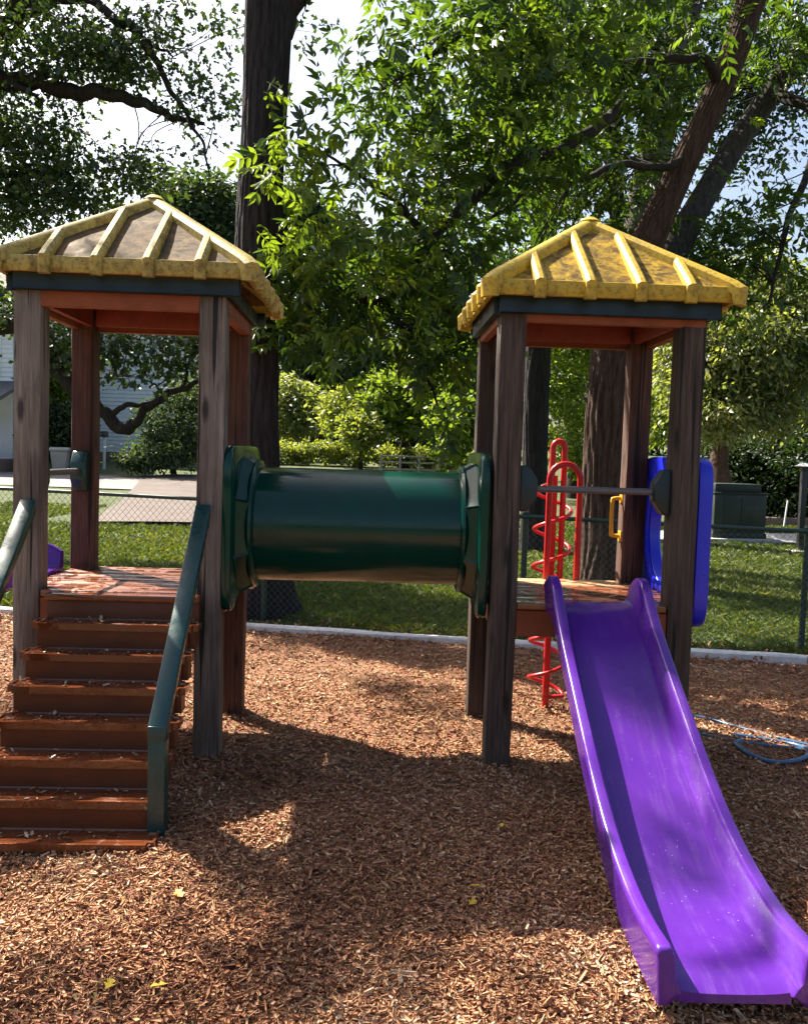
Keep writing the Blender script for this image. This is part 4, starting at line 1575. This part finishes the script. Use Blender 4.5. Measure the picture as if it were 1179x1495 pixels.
lB = [limb_px(x) for x in (
    [(1048, 125, 12.2, 0.07), (1038, 98, 12.0, 0.06), (1005, 82, 11.8, 0.055), (940, 92, 11.4, 0.045), (870, 88, 11.0, 0.04), (790, 120, 10.6, 0.03), (700, 130, 10.2, 0.015)],
    [(1000, 232, 12.3, 0.06), (955, 246, 12.0, 0.05), (905, 238, 11.8, 0.045), (850, 262, 11.5, 0.04), (790, 262, 11.2, 0.035), (745, 300, 11.0, 0.028), (690, 330, 10.8, 0.015)],
    [(905, 150, 11.2, 0.05), (880, 180, 11.0, 0.07), (820, 215, 10.6, 0.07), (740, 245, 10.2, 0.065), (680, 300, 10.0, 0.06), (630, 350, 9.7, 0.055), (560, 440, 9.4, 0.04), (500, 425, 9.2, 0.025)],
    [(630, 350, 9.7, 0.05), (580, 300, 9.4, 0.03), (520, 250, 9.0, 0.02), (440, 215, 8.6, 0.008)],
    [(1100, -10, 12.2, 0.10), (960, -80, 11.2, 0.08), (800, -60, 10.4, 0.06), (680, 40, 9.8, 0.04), (560, 130, 9.2, 0.015)],
    [(560, 440, 9.4, 0.03), (610, 520, 9.3, 0.02), (640, 600, 9.2, 0.01)],
    [(1130, 130, 14.2, 0.1), (1190, 180, 13.2, 0.07), (1150, 330, 12.6, 0.04), (1120, 440, 12.4, 0.02)])]
for q, l in enumerate(lB):
    trunk_mesh('limb', l, 'bark_limb', tB, bb, 14, 0.06, 5, 7, q + 20)
VB = [vol(640, 120, 9.8, 110, 150, 0.8, 50, 12, 0.22), vol(760, 90, 10.2, 100, 150, 1.0, 58, 12, 0.24), vol(900, 40, 13.4, 120, 110, 0.8, 52, 13, 0.3), vol(880, 30, 10.6, 60, 70, 0.6, 16, 11, 0.24),
      vol(700, 260, 10.4, 120, 90, 0.7, 42, 12, 0.22), vol(850, 270, 13.4, 90, 90, 0.8, 46, 12, 0.3), vol(620, 400, 9.6, 120, 90, 0.7, 42, 11, 0.2), vol(500, 415, 9.3, 100, 75, 0.6, 32, 11, 0.18),
      vol(430, 440, 9.6, 55, 90, 0.4, 22, 11, 0.16), vol(560, 490, 9.5, 130, 48, 0.6, 24, 11, 0.18), vol(668, 510, 9.3, 40, 65, 0.3, 14, 9, 0.16), vol(640, 610, 9.2, 26, 40, 0.2, 3, 7, 0.12),
      vol(560, 250, 9.2, 60, 90, 0.5, 14, 9, 0.18), vol(470, 210, 8.8, 55, 60, 0.3, 5, 6, 0.14), vol(460, 300, 9.0, 60, 40, 0.3, 7, 7, 0.14), vol(540, 130, 9.4, 60, 100, 0.4, 11, 8, 0.18),
      vol(1130, 40, 13.6, 70, 90, 0.6, 26, 11, 0.28), vol(1120, 360, 12.8, 70, 130, 0.6, 26, 11, 0.26), vol(1060, 340, 14.6, 60, 60, 0.5, 18, 11, 0.26), vol(960, 170, 14.4, 60, 120, 0.5, 30, 11, 0.3),
      vol(1010, 390, 13.6, 90, 50, 0.5, 30, 11, 0.24), vol(820, -160, 10.6, 300, 120, 1.5, 70, 12, 0.3), vol(1150, -150, 12.4, 160, 130, 1.2, 36, 13, 0.3), vol(780, 400, 13.2, 70, 70, 0.6, 24, 11, 0.24), vol(1010, 30, 11.4, 40, 40, 0.4, 6, 8, 0.2)]
VB = [(c, r_, max(3, int(n_ * (1.3 if c[0] > 0.9 and c[2] > 3.9 else 0.9))), l_ * 0.58, q_) for c, r_, n_, l_, q_ in VB]
foliage('crown', VB, ['pinnate0', 'pinnate1', 'pinnate2', 'pinnate3'], 0.32, 'leaf_pecan', tB, 0.35, 0.45, org=bb)
twigs('twig', vol_points(VB, 16), lB, 'bark_limb', tB, bb, 190, 0.013)
# the nearest leaves, each its own piece: sprays whose brighter leaf colour paints them as sunlit
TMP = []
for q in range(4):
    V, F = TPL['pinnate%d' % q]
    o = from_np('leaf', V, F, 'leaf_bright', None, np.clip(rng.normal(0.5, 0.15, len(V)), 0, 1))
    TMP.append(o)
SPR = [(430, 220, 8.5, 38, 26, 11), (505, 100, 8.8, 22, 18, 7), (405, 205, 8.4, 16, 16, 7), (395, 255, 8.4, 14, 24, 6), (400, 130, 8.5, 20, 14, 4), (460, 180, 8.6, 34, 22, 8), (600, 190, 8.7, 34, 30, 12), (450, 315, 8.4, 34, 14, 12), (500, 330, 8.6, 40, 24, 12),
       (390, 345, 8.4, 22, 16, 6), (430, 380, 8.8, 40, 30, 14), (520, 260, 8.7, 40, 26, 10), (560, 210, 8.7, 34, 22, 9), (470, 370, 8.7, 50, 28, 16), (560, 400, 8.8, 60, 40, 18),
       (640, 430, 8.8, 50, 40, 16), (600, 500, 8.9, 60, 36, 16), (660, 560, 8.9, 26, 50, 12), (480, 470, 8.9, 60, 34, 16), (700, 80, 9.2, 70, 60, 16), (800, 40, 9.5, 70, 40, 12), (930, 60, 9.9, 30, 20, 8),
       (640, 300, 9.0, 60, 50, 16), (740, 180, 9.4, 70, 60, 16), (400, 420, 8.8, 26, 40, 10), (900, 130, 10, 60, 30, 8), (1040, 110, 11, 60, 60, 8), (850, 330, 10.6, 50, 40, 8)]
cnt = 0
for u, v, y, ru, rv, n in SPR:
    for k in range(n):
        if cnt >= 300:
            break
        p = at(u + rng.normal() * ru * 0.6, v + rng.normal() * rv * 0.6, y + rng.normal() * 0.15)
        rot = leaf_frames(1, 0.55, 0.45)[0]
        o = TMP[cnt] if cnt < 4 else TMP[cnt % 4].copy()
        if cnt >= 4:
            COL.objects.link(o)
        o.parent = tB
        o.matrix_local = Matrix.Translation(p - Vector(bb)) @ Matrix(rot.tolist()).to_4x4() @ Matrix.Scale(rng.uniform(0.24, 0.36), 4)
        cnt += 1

# ---- straight trunk left of it, seen through the right tower
bC = ground_at(782, 800, 16.2)
tC = thing('slender_tree', 'slimmer straight grey trunked tree seen through the left half of the right tower', 'tree', tuple(bC))
trunk_mesh('trunk', limb_px([(781, 815, 16.2, 0.34), (781, 780, 16.2, 0.27), (781, 700, 16.2, 0.235), (782, 600, 16.2, 0.225), (786, 480, 16.2, 0.215), (795, 330, 16.2, 0.2), (800, 150, 16.2, 0.17), (805, -60, 16.2, 0.13)]),
           'bark_dark', tC, tuple(bC), 72, 0.10, 15, 16, 31)
foliage('crown', [vol(800, 170, 16, 110, 130, 1.2, 40, 60, 0.4), vol(790, 0, 16, 140, 120, 1.5, 40, 60, 0.4), vol(720, 330, 16, 90, 90, 1.0, 26, 50, 0.35)], 'oval', 0.15, 'leaf_pecan', tC, 0.4, 0.4, org=tuple(bC))
# ---- thin upright stem between roof apex and leaning trunk
bF = ground_at(893, 830, 14.2)
tF = thing('thin_tree', 'thin dark upright stem rising just right of the right roof peak', 'tree', tuple(bF))
trunk_mesh('trunk', limb_px([(892, 835, 14.2, 0.14), (893, 600, 14.2, 0.115), (897, 330, 14.2, 0.105), (897, 240, 14.2, 0.10), (895, 160, 14.2, 0.085), (905, 110, 14, 0.06), (918, 20, 13.8, 0.03)]), 'bark_limb', tF, tuple(bF), 18, 0.05, 7, 9, 33)
foliage('crown', [vol(900, 100, 14, 60, 70, 0.6, 20, 36, 0.3)], 'oval', 0.15, 'leaf_pecan', tF, 0.4, 0.4, org=tuple(bF))
# ---- grey trunk further back at the top right
bE = ground_at(905, 790, 19.5)
tE = thing('grey_tree', 'tall grey trunked tree standing far back behind the leaning trunk at upper right', 'tree', tuple(bE))
trunk_mesh('trunk', limb_px([(905, 800, 19.5, 0.4), (905, 600, 19.5, 0.35), (935, 330, 19.5, 0.34), (962, 180, 19.5, 0.335), (985, 80, 19.5, 0.33), (1003, 0, 19.5, 0.32), (1040, -160, 19.5, 0.25)]), 'bark_grey', tE, tuple(bE), 40, 0.07, 13, 9, 35)
foliage('crown', [vol(1000, 130, 20, 130, 120, 1.5, 50, 50, 0.5), vol(900, 40, 20, 120, 100, 1.5, 40, 50, 0.5), vol(1110, 190, 20, 60, 80, 1, 26, 40, 0.4), vol(1120, 60, 20, 80, 90, 1, 40, 45, 0.5), vol(1060, 110, 20, 60, 80, 1, 26, 45, 0.5), vol(960, 330, 19.8, 100, 90, 1, 36, 50, 0.45)], 'oval', 0.15, 'leaf_dark', tE, 0.3, 0.4, org=tuple(bE))

# ---- oak at the left: trunk outside the frame, long limbs reaching across
bO = Vector((-9.2, 15.0, float(hgt(0, 15.0))))
tO = thing('oak_tree', 'large oak at the left whose long dark limbs reach over the left tower', 'tree', tuple(bO))
bo = tuple(bO)
trunk_mesh('trunk', [(-9.2, 15, -0.2, 0.6), (-9.2, 15, 0.6, 0.48), (-9.15, 15, 2.5, 0.42), (-9.1, 15, 4.5, 0.40), (-9.0, 15, 7.0, 0.36), (-8.8, 15, 10, 0.28), (-8.6, 15, 13, 0.18)], 'bark_dark', tO, bo, 48, 0.08, 15, 10, 41)
lO = [[(-9.1, 15, 6.2, 0.22)] + limb_px([(-60, 95, 14.6, 0.165), (0, 112, 14.5, 0.15), (60, 122, 14.4, 0.135), (120, 135, 14.3, 0.12), (180, 140, 14.2, 0.095), (230, 160, 14.2, 0.07), (262, 174, 14.1, 0.05), (297, 178, 14.1, 0.028)]),
      [(-9.0, 15, 8.5, 0.2)] + limb_px([(-20, 50, 15.4, 0.2), (20, 22, 15.2, 0.2), (60, -5, 15.0, 0.18), (120, -40, 14.8, 0.12), (220, -60, 14.5, 0.06)]),
      limb_px([(60, -5, 15.0, 0.10), (130, 0, 14.6, 0.075), (180, 35, 14.3, 0.065), (210, 60, 14.2, 0.055), (235, 105, 14.1, 0.045), (262, 150, 14.1, 0.035), (282, 185, 14.0, 0.026), (298, 215, 14, 0.02), (306, 258, 14, 0.010)]),
      limb_px([(205, 55, 14.2, 0.035), (228, 68, 14.2, 0.028), (248, 78, 14.1, 0.018), (256, 86, 14.1, 0.008)]),
      [(-9.05, 15, 4.6, 0.18)] + limb_px([(-60, 240, 15, 0.10), (0, 252, 14.8, 0.06), (40, 254, 14.7, 0.05), (100, 252, 14.6, 0.025)]),
      [(-9.15, 15, 3.6, 0.22)] + limb_px([(20, 480, 14.4, 0.14), (62, 516, 14.2, 0.12), (100, 558, 14.1, 0.115), (150, 602, 14.0, 0.10), (184, 626, 14, 0.095), (198, 615, 13.95, 0.075), (212, 598, 13.9, 0.06), (240, 578, 13.8, 0.05), (268, 566, 13.7, 0.04), (300, 552, 13.6, 0.03), (340, 520, 13.5, 0.012)]),
      limb_px([(160, 606, 14, 0.05), (180, 594, 13.9, 0.04), (215, 588, 13.9, 0.03), (240, 580, 13.85, 0.02)]),
      limb_px([(266, 566, 13.7, 0.03), (272, 548, 13.7, 0.022), (276, 530, 13.7, 0.014)]),
      limb_px([(238, 578, 13.8, 0.02), (225, 560, 13.8, 0.014), (200, 552, 13.8, 0.008), (170, 548, 13.8, 0.005)]),
      limb_px([(0, 112, 14.5, 0.06), (30, 128, 14.3, 0.045), (50, 138, 14.2, 0.03), (62, 150, 14.2, 0.015)])]
for q, l in enumerate(lO):
    trunk_mesh('limb', l, 'bark_limb', tO, bo, 14, 0.05, 5, 8, q + 50)
VO = [vol(70, 60, 14.5, 110, 70, 1.0, 37, 33, 0.28), vol(40, 200, 14.8, 90, 70, 0.8, 35, 33, 0.26), vol(150, 75, 14.2, 70, 60, 0.7, 21, 32, 0.25), vol(90, 290, 14.8, 110, 50, 0.8, 33, 33, 0.25), vol(180, 255, 14.3, 70, 40, 0.5, 14, 28, 0.2),
      vol(10, 300, 15, 60, 60, 0.8, 18, 33, 0.28), vol(250, 130, 14.1, 60, 50, 0.5, 7, 17, 0.2), vol(220, 30, 14.3, 60, 40, 0.6, 9, 24, 0.22), vol(320, 130, 14.0, 40, 60, 0.4, 5, 16, 0.2), vol(320, 30, 13.8, 50, 40, 0.5, 5, 14, 0.2),
      vol(310, 200, 14.0, 40, 40, 0.4, 3, 11, 0.18), vol(430, 50, 13.8, 50, 40, 0.4, 4, 11, 0.2),
      vol(100, 520, 14.2, 60, 50, 0.5, 9, 27, 0.2), vol(180, 500, 13.9, 60, 30, 0.4, 8, 20, 0.18), vol(265, 500, 13.7, 40, 50, 0.4, 8, 24, 0.18), vol(200, 555, 13.8, 60, 26, 0.4, 4, 16, 0.14), vol(20, 450, 14.6, 50, 40, 0.6, 9, 32, 0.25), vol(330, 500, 13.5, 50, 60, 0.5, 9, 24, 0.2),
      vol(-90, 100, 15, 120, 150, 1.5, 37, 32, 0.35), vol(40, -110, 15, 160, 80, 1.5, 37, 32, 0.35)]
VO = [(c, r_, n_, int(l_ * 1.9), q_) for c, r_, n_, l_, q_ in VO]
VO += [vol(165, 500, 14.0, 40, 30, 0.4, 9, 36, 0.2), vol(250, 520, 13.8, 30, 50, 0.4, 8, 36, 0.18), vol(85, 500, 14.2, 30, 40, 0.4, 8, 34, 0.2)]
foliage('crown', VO, 'lobed', 0.118, 'leaf_oak', tO, 0.45, 0.35, org=bo)
twigs('twig', vol_points(VO, 14), lO, 'bark_limb', tO, bo, 150, 0.012)

# ---- trees and shrubs further off, each its own thing
def bushy(name, label, cat, u, vbase, y, vols, tpl, size, mat, stem=None, group=None, droop=0.3, flat=0.4, barkm='bark_limb'):
    b = ground_at(u, vbase, y)
    t = thing(name, label, cat, tuple(b), 0, group)
    foliage('crown' if stem else 'foliage', vols, tpl, size, mat, t, droop, flat, org=tuple(b))
    if stem:
        r0, pts = stem
        ww = [(b.x, b.y, b.z - 0.2, r0 * 1.25)] + [(*at(*p), r0 * (1 - 0.6 * (i + 1) / len(pts))) for i, p in enumerate(pts)]
        trunk_mesh('trunk', ww, barkm, t, tuple(b), 16, 0.06, 7, 6, int(u))
    return t


bushy('pale_tree', 'pale grey green tree with drooping sunlit sprays right of the right tower', 'tree', 1052, 720, 23, [vol(1075, 500, 22, 75, 60, 1.2, 70, 119, 0.34), vol(1040, 590, 22, 55, 50, 1, 44, 119, 0.3), vol(1130, 580, 22.3, 60, 60, 0.7, 34, 85, 0.3), vol(1170, 480, 22.5, 60, 90, 1.2, 50, 102, 0.36), vol(1110, 420, 23, 90, 60, 1.2, 50, 102, 0.4), vol(1000, 540, 23, 60, 60, 1.2, 40, 102, 0.34)],
      'oval', 0.15, 'leaf_grey', (0.3, [(1052, 690, 23), (1050, 600, 23), (1060, 480, 23)]), droop=0.7, barkm='bark_red')
bushy('hollow_shade_leaves', 'dark leaves filling the shaded hollow behind the green cabinet', 'shrub', 1075, 760, 27, [vol(1070, 690, 26.5, 70, 60, 1.2, 90, 112, 0.34)], 'oval', 0.15, 'leaf_dark')  # the hollow's shade is painted with dark leaf colour, here and in the next
bushy('hollow_shade_leaves', 'dark leaves filling the shaded hollow at the far right edge behind the pale stake', 'shrub', 1160, 760, 26, [vol(1160, 690, 25.5, 60, 75, 1.2, 90, 112, 0.34)], 'oval', 0.15, 'leaf_dark')
bushy('bright_tree', 'sunlit pale yellow green tree seen through the middle of the right tower', 'tree', 840, 740, 33, [vol(835, 570, 32, 40, 90, 1.2, 36, 66, 0.34), vol(850, 660, 32, 45, 30, 1, 26, 90, 0.35), vol(820, 500, 32, 60, 60, 1.2, 50, 90, 0.4), vol(730, 520, 33, 40, 70, 1, 30, 90, 0.4), vol(980, 600, 33, 50, 60, 1.5, 50, 90, 0.4)], 'oval', 0.19, 'leaf_bright', (0.3, [(838, 650, 33), (835, 560, 33)]))
bushy('round_shrub', 'large loose grey green shrub in sun and shade in front of the white house', 'shrub', 255, 690, 38, [vol(255, 650, 37, 50, 34, 1.4, 70, 80, 0.30), vol(290, 595, 37.5, 45, 40, 1.2, 46, 80, 0.32), vol(205, 668, 36.5, 30, 16, 0.8, 26, 60, 0.26), vol(225, 610, 37, 26, 28, 0.8, 18, 60, 0.26), vol(255, 575, 37.2, 20, 24, 0.6, 10, 50, 0.22)],
      'oval', 0.17, 'leaf_far', (0.12, [(250, 640, 37.2), (268, 590, 37.4)]))
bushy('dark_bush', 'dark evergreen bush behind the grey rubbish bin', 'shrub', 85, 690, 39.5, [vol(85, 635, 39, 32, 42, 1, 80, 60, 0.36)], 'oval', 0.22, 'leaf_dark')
bushy('street_tree', 'small yellow green tree between the porch house and the white house', 'tree', 70, 690, 42, [vol(75, 560, 41, 34, 50, 1.2, 80, 70, 0.4), vol(75, 510, 41, 34, 40, 1.2, 40, 70, 0.4), vol(20, 460, 41, 40, 50, 1.5, 50, 60, 0.45)], 'oval', 0.26, 'leaf_bright', (0.2, [(72, 640, 42), (70, 570, 42)]))
bushy('far_tree', 'hazy grey green treetop behind the left roof and dark trunk', 'tree', 300, 690, 77.14, [vol(290, 310, 75.81, 70, 60, 3, 103, 60, 1), vol(330, 420, 75.81, 70, 80, 3, 103, 60, 1), vol(240, 400, 75.81, 80, 70, 3, 80, 60, 1), vol(300, 540, 75.81, 80, 60, 3, 69, 60, 1)], 'kite', 0.62, 'leaf_far', (0.6, [(300, 560, 77.14), (295, 400, 77.14)]))
bushy('far_tree', 'hazy feathery treetop low in the sky gap right of the dark trunk', 'tree', 450, 680, 79.8, [vol(435, 320, 79.8, 36, 60, 2.5, 57, 60, 0.875), vol(470, 370, 79.8, 60, 60, 3, 80, 60, 1), vol(430, 480, 77.14, 60, 60, 3, 80, 60, 1), vol(520, 400, 79.8, 60, 60, 3, 69, 60, 1)], 'kite', 0.58, 'leaf_far', (0.5, [(450, 560, 79.8), (450, 420, 79.8)]))
bushy('far_tree', 'tall shaded tree far behind the middle of the crawl tunnel', 'tree', 600, 680, 74.48, [vol(600, 420, 74.48, 90, 90, 3, 103, 60, 1), vol(560, 540, 73.15, 70, 70, 3, 80, 60, 1), vol(660, 520, 74.48, 70, 90, 3, 92, 60, 1)], 'kite', 0.58, 'leaf_far', (0.5, [(602, 560, 74.48), (600, 450, 74.48)]))
bushy('willow_shrub', 'silvery green shrub beyond the hedge just right of the dark trunk', 'shrub', 425, 660, 54, [vol(425, 600, 53, 36, 46, 2, 90, 60, 0.5)], 'kite', 0.34, 'leaf_grey')
bushy('yellow_sapling', 'bright yellow green sapling standing behind the clipped hedge', 'tree', 527, 665, 45, [vol(527, 632, 44, 22, 32, 0.8, 60, 60, 0.28), vol(500, 600, 46, 34, 30, 1, 50, 60, 0.34)], 'kite', 0.26, 'leaf_hedge', (0.1, [(527, 650, 45), (527, 630, 45)]))
bushy('leafy_tree', 'sunlit leafy tree beyond the hedge left of the right tower', 'tree', 590, 660, 47, [vol(585, 590, 46, 50, 50, 1.5, 120, 60, 0.4), vol(670, 620, 40, 34, 50, 1.5, 70, 60, 0.36), vol(650, 560, 44, 50, 40, 1.5, 70, 60, 0.4)], 'kite', 0.3, 'leaf_bright', (0.25, [(592, 620, 47), (590, 590, 47)]))
bushy('dark_band_bush', 'low dark bush added for a dark wall-like band under the far trees', 'shrub', 605, 672, 50, [vol(605, 645, 50, 48, 16, 1.2, 90, 50, 0.4)], 'kite', 0.3, 'leaf_dark')  # bush added in place of a low dark wall-like shape
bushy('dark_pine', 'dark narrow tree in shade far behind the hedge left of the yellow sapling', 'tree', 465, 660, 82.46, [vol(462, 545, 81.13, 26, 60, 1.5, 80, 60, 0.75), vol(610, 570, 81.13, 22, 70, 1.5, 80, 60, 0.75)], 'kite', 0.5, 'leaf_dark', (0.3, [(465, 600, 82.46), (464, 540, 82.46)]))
# clipped hedge
V1 = []
for u in range(300, 700, 12):
    yy = 47.0
    top = 642 + max(0, (u - 480)) * 0.07
    p0 = ground_at(u, 675, yy)
    p1 = at(u, top, yy)
    hh_ = (p1.z - p0.z) / 2
    V1.append((np.array((p0.x, yy, p0.z + hh_)), np.array((0.42, 0.6, hh_)), 12, 46, 0.16))
gH = ground_at(500, 675, 47.0)
hg = thing('clipped_hedge', 'long low clipped hedge in full sun beyond the tunnel', 'hedge', tuple(gH))
foliage('foliage', V1, 'kite', 0.17, 'leaf_hedge', hg, 0.1, 0.3, org=tuple(gH))
# woodland that closes the view
WV = []
for x in np.arange(-90, 91, 3.6):
    yy = 112 + 6 * math.sin(x * 0.3) - 34 * min(1, max(0, (x - 16) / 14))
    h_ = 11.5 + 3.0 * math.sin(x * 0.7) + (6 if x > 12 else 0)
    z0 = float(hgt(x, yy))
    WV.append((np.array((x, yy, z0 + h_ * 0.45)), np.array((3.2, 3.0, h_ * 0.55)), 44, 48, 0.9))
wd = foliage('far_woodland', WV, 'kite', 0.75, 'leaf_far', None, 0.2, 0.3)
tag(wd, kind='stuff')


# ================================================================ wood chips, grass, fallen leaves
def in_view(x, y, m=0.6):
    return np.abs(x) < 0.475 * y + m


def wood_chips():
    P = []
    for y0, y1, dens in ((1.6, 2.3, 2600), (2.3, 3.1, 8000), (3.1, 4.0, 6200), (4.0, 5.2, 3600), (5.2, 6.6, 2000), (6.6, 8.9, 1100)):
        xm = 0.475 * y1 + 0.9
        n = int((y1 - y0) * 2 * xm * dens)
        x = rng.uniform(-xm, xm, n)
        y = rng.uniform(y0, y1, n)
        k = y < kerb_y(x) - 0.03
        P.append(np.stack([x[k], y[k]], 1))
    P = np.concatenate(P)
    n = len(P)
    Z = mulch_z(P[:, 0], P[:, 1]) + np.abs(rng.normal(0.004, 0.007, n))
    L = np.clip(rng.lognormal(math.log(0.021), 0.52, n), 0.006, 0.09)
    W = np.clip(rng.lognormal(math.log(0.0064), 0.42, n), 0.0025, 0.02)
    H = W * rng.uniform(0.3, 0.7, n)
    far = np.clip((P[:, 1] - 4) / 4, 0, 1)
    L *= 1 + 0.35 * far
    W *= 1 + 0.5 * far
    az = rng.uniform(0, 2 * math.pi, n)
    el = rng.normal(0, 0.2, n)
    ro = rng.normal(0, 0.34, n)
    t = np.stack([np.cos(az) * np.cos(el), np.sin(az) * np.cos(el), np.sin(el)], 1)
    s = np.stack([-np.sin(az), np.cos(az), np.zeros(n)], 1)
    u = np.cross(t, s)
    s2 = s * np.cos(ro)[:, None] + u * np.sin(ro)[:, None]
    u2 = np.cross(t, s2)
    # splinter: wedge with tapered, slightly skewed ends (6 top/bottom points)
    loc = np.array([(-0.5, -0.28, 0.0), (-0.42, 0.30, 0.0), (0.5, 0.12, 0.0), (0.40, -0.42, 0.0), (-0.46, -0.2, 1.0), (-0.38, 0.36, 0.8), (0.45, 0.2, 0.9), (0.36, -0.34, 1.0)])
    V = (P_ := np.concatenate([P, Z[:, None]], 1))[:, None, :] + loc[None, :, 0:1] * (L[:, None] * t)[:, None, :] + loc[None, :, 1:2] * (W[:, None] * s2)[:, None, :] * 1.3 + loc[None, :, 2:3] * (H[:, None] * u2)[:, None, :]
    f = np.array([(4, 7, 6, 5), (0, 1, 5, 4), (1, 2, 6, 5), (2, 3, 7, 6), (3, 0, 4, 7)])
    # some chips curl
    V[:, 2:4, 2] += (rng.normal(0, 0.004, n))[:, None]
    V[:, 6:8, 2] += (rng.normal(0, 0.004, n))[:, None]
    F = (f[None] + (np.arange(n) * 8)[:, None, None]).reshape(-1, 4)
    tint = np.clip(rng.beta(2.0, 2.2, n) + 0.11 * smooth_noise(P[:, 0], P[:, 1], 9, 2.0) + 0.10 * smooth_noise(P[:, 0], P[:, 1], 10, 6.0), 0, 1)
    tag(from_np('wood_chips', V.reshape(-1, 3), F, 'chips', None, np.repeat(tint, 8)), kind='stuff')


wood_chips()


def grass():
    P = []
    for y0, y1, dens in ((7.4, 9.5, 1500), (9.5, 12, 1300), (12, 16, 800), (16, 24, 330)):
        xm = 0.475 * y1 + 1.0
        n = int((y1 - y0) * 2 * xm * dens)
        x = rng.uniform(-xm, xm, n)
        y = rng.uniform(y0, y1, n)
        bare = smooth_noise(x, y, 21, 1.6) * 0.5 + rng.normal(0, 0.35, n)
        k = (y > kerb_y(x) + 0.10) & (bare < 0.75 - 0.9 * np.exp(-((y - kerb_y(x)) / 0.35) ** 2) - 1.3 * np.exp(-(((x + 1.5) ** 2 + (y - 9.3) ** 2) / 0.6)))
        k &= ~((x > -8.0) & (x < -2.0) & (y > 18.8)) & ~((x > 5) & (y > 18.9) & (y < 21.8))
        P.append(np.stack([x[k], y[k]], 1))
    P = np.concatenate(P)
    n = len(P)
    z = hgt(P[:, 0], P[:, 1]) - 0.005
    far = np.clip((P[:, 1] - 9) / 12, 0, 1)
    h = rng.uniform(0.03, 0.075, n) * (1 + 0.5 * far)
    wd_ = rng.uniform(0.005, 0.010, n) * (1 + 2.2 * far)
    a = rng.uniform(0, 6.28, n)
    ln = rng.normal(0, 0.55, (n, 2)) * h[:, None]
    d = np.stack([np.cos(a), np.sin(a)], 1) * wd_[:, None]
    V = np.zeros((n, 4, 3))
    V[:, 0, :2] = P - d
    V[:, 1, :2] = P + d
    V[:, 2, :2] = P + d * 0.5 + ln * 0.5
    V[:, 3, :2] = P + ln * 1.4
    V[:, :2, 2] = z[:, None]
    V[:, 2, 2] = z + h * 0.65
    V[:, 3, 2] = z + h
    F = (np.array([(0, 1, 2), (0, 2, 3)])[None] + (np.arange(n) * 4)[:, None, None]).reshape(-1, 3)
    t = np.clip(rng.normal(0.42, 0.2, n) + 0.12 * smooth_noise(P[:, 0], P[:, 1], 31, 1.3), 0, 1)
    tag(from_np('grass', V.reshape(-1, 3), F, 'grass', None, np.repeat(t, 4)), kind='stuff')


grass()


def litter():
    """dry leaves and dirt caught along the kerb and round the tree foot"""
    n = 2600
    x = rng.uniform(-5, 5, n)
    y = kerb_y(x) + 0.06 + np.abs(rng.normal(0, 0.22, n))
    k = int(n * 0.25)
    y[:k] = kerb_y(x[:k]) - np.abs(rng.normal(0, 0.3, k)) - 0.06
    P = np.stack([x, y, np.full(n, 0.012)], 1)
    V, F, T = leaf_arrays('lobed', P, leaf_frames(n, 0.0, 0.85), rng.uniform(0.03, 0.065, n), rng.uniform(0, 0.85, n))
    tag(from_np('leaf_litter', V, F, 'chips', None, T), kind='stuff')


litter()


def tread_litter():
    """dry leaf scraps and chips added on the wet treads, partly to imitate white glints"""
    Vs, Fs, Ts, off = [], [], [], 0
    for k in range(7):
        n = 38
        zt = 0.794 - 0.1257 * k
        yf = -0.185 - 0.15 * k
        lx = np.clip(rng.normal(-0.05, 0.2, n), -0.39, 0.39)
        ly = yf + 0.03 + np.clip(rng.beta(2.0, 1.6, n), 0, 1) * 0.115
        c, sn = math.cos(0.04), math.sin(0.04)
        P = np.stack([-1.478 + lx * c - ly * sn, 4.70 + lx * sn + ly * c, np.full(n, zt - 0.004)], 1)
        V, F, T = leaf_arrays('oval' if k % 2 else 'lobed', P, leaf_frames(n, 0.0, 0.93), rng.lognormal(math.log(0.021), 0.4, n), rng.uniform(0.0, 0.85, n))
        Vs.append(V); Fs.append(F + off); Ts.append(T); off += len(V)
    tag(from_np('tread_litter', np.concatenate(Vs), np.concatenate(Fs), 'leaf_dry', None, np.concatenate(Ts)), kind='stuff')


tread_litter()

FL = [((155, 1455), 'yellow leaf lying on the mulch lower left, nearest the bottom edge'), ((247, 1447), 'yellow leaf on sunlit mulch just right of the nearest yellow leaf'),
      ((256, 1311), 'orange yellow leaf on sunlit mulch below the foot of the stair handrail'), ((684, 1330), 'dull yellow leaf in shade left of the lower slide'),
      ((703, 1303), 'small olive yellow leaf in the shade a little further from the slide foot'), ((730, 1212), 'pale yellow leaf in the dark shade between tunnel and slide')]
lv = None
for q, ((u, v), lab) in enumerate(FL):
    ray = FWD + RIGHT * ((u - 589.5) / FPX) - UP * ((v - 747.5) / FPX)
    p = ray * (-CAMH / ray.z) + Vector((0, 0, CAMH))
    V, F = TPL['lobed']
    V = V.copy()
    V[:, 2] += 0.25 * V[:, 0] ** 2 + 0.1 * (V[:, 1] - 0.5) ** 2
    o = from_np('fallen_leaf', V * (0.06 if q < 3 else 0.05), F, 'leaf_fallen', None, np.full(len(V), [1, 0.9, 0.1, 0.6, 0.5, 0.9][q]))
    o.location = (p.x, p.y, 0.03 + float(mulch_z(np.array(p.x), np.array(p.y))))
    o.rotation_euler = (0.2 * math.sin(q * 3), 0.25, q * 1.9)
    tag(o, lab, 'leaf', 'fallen yellow leaves on the mulch')
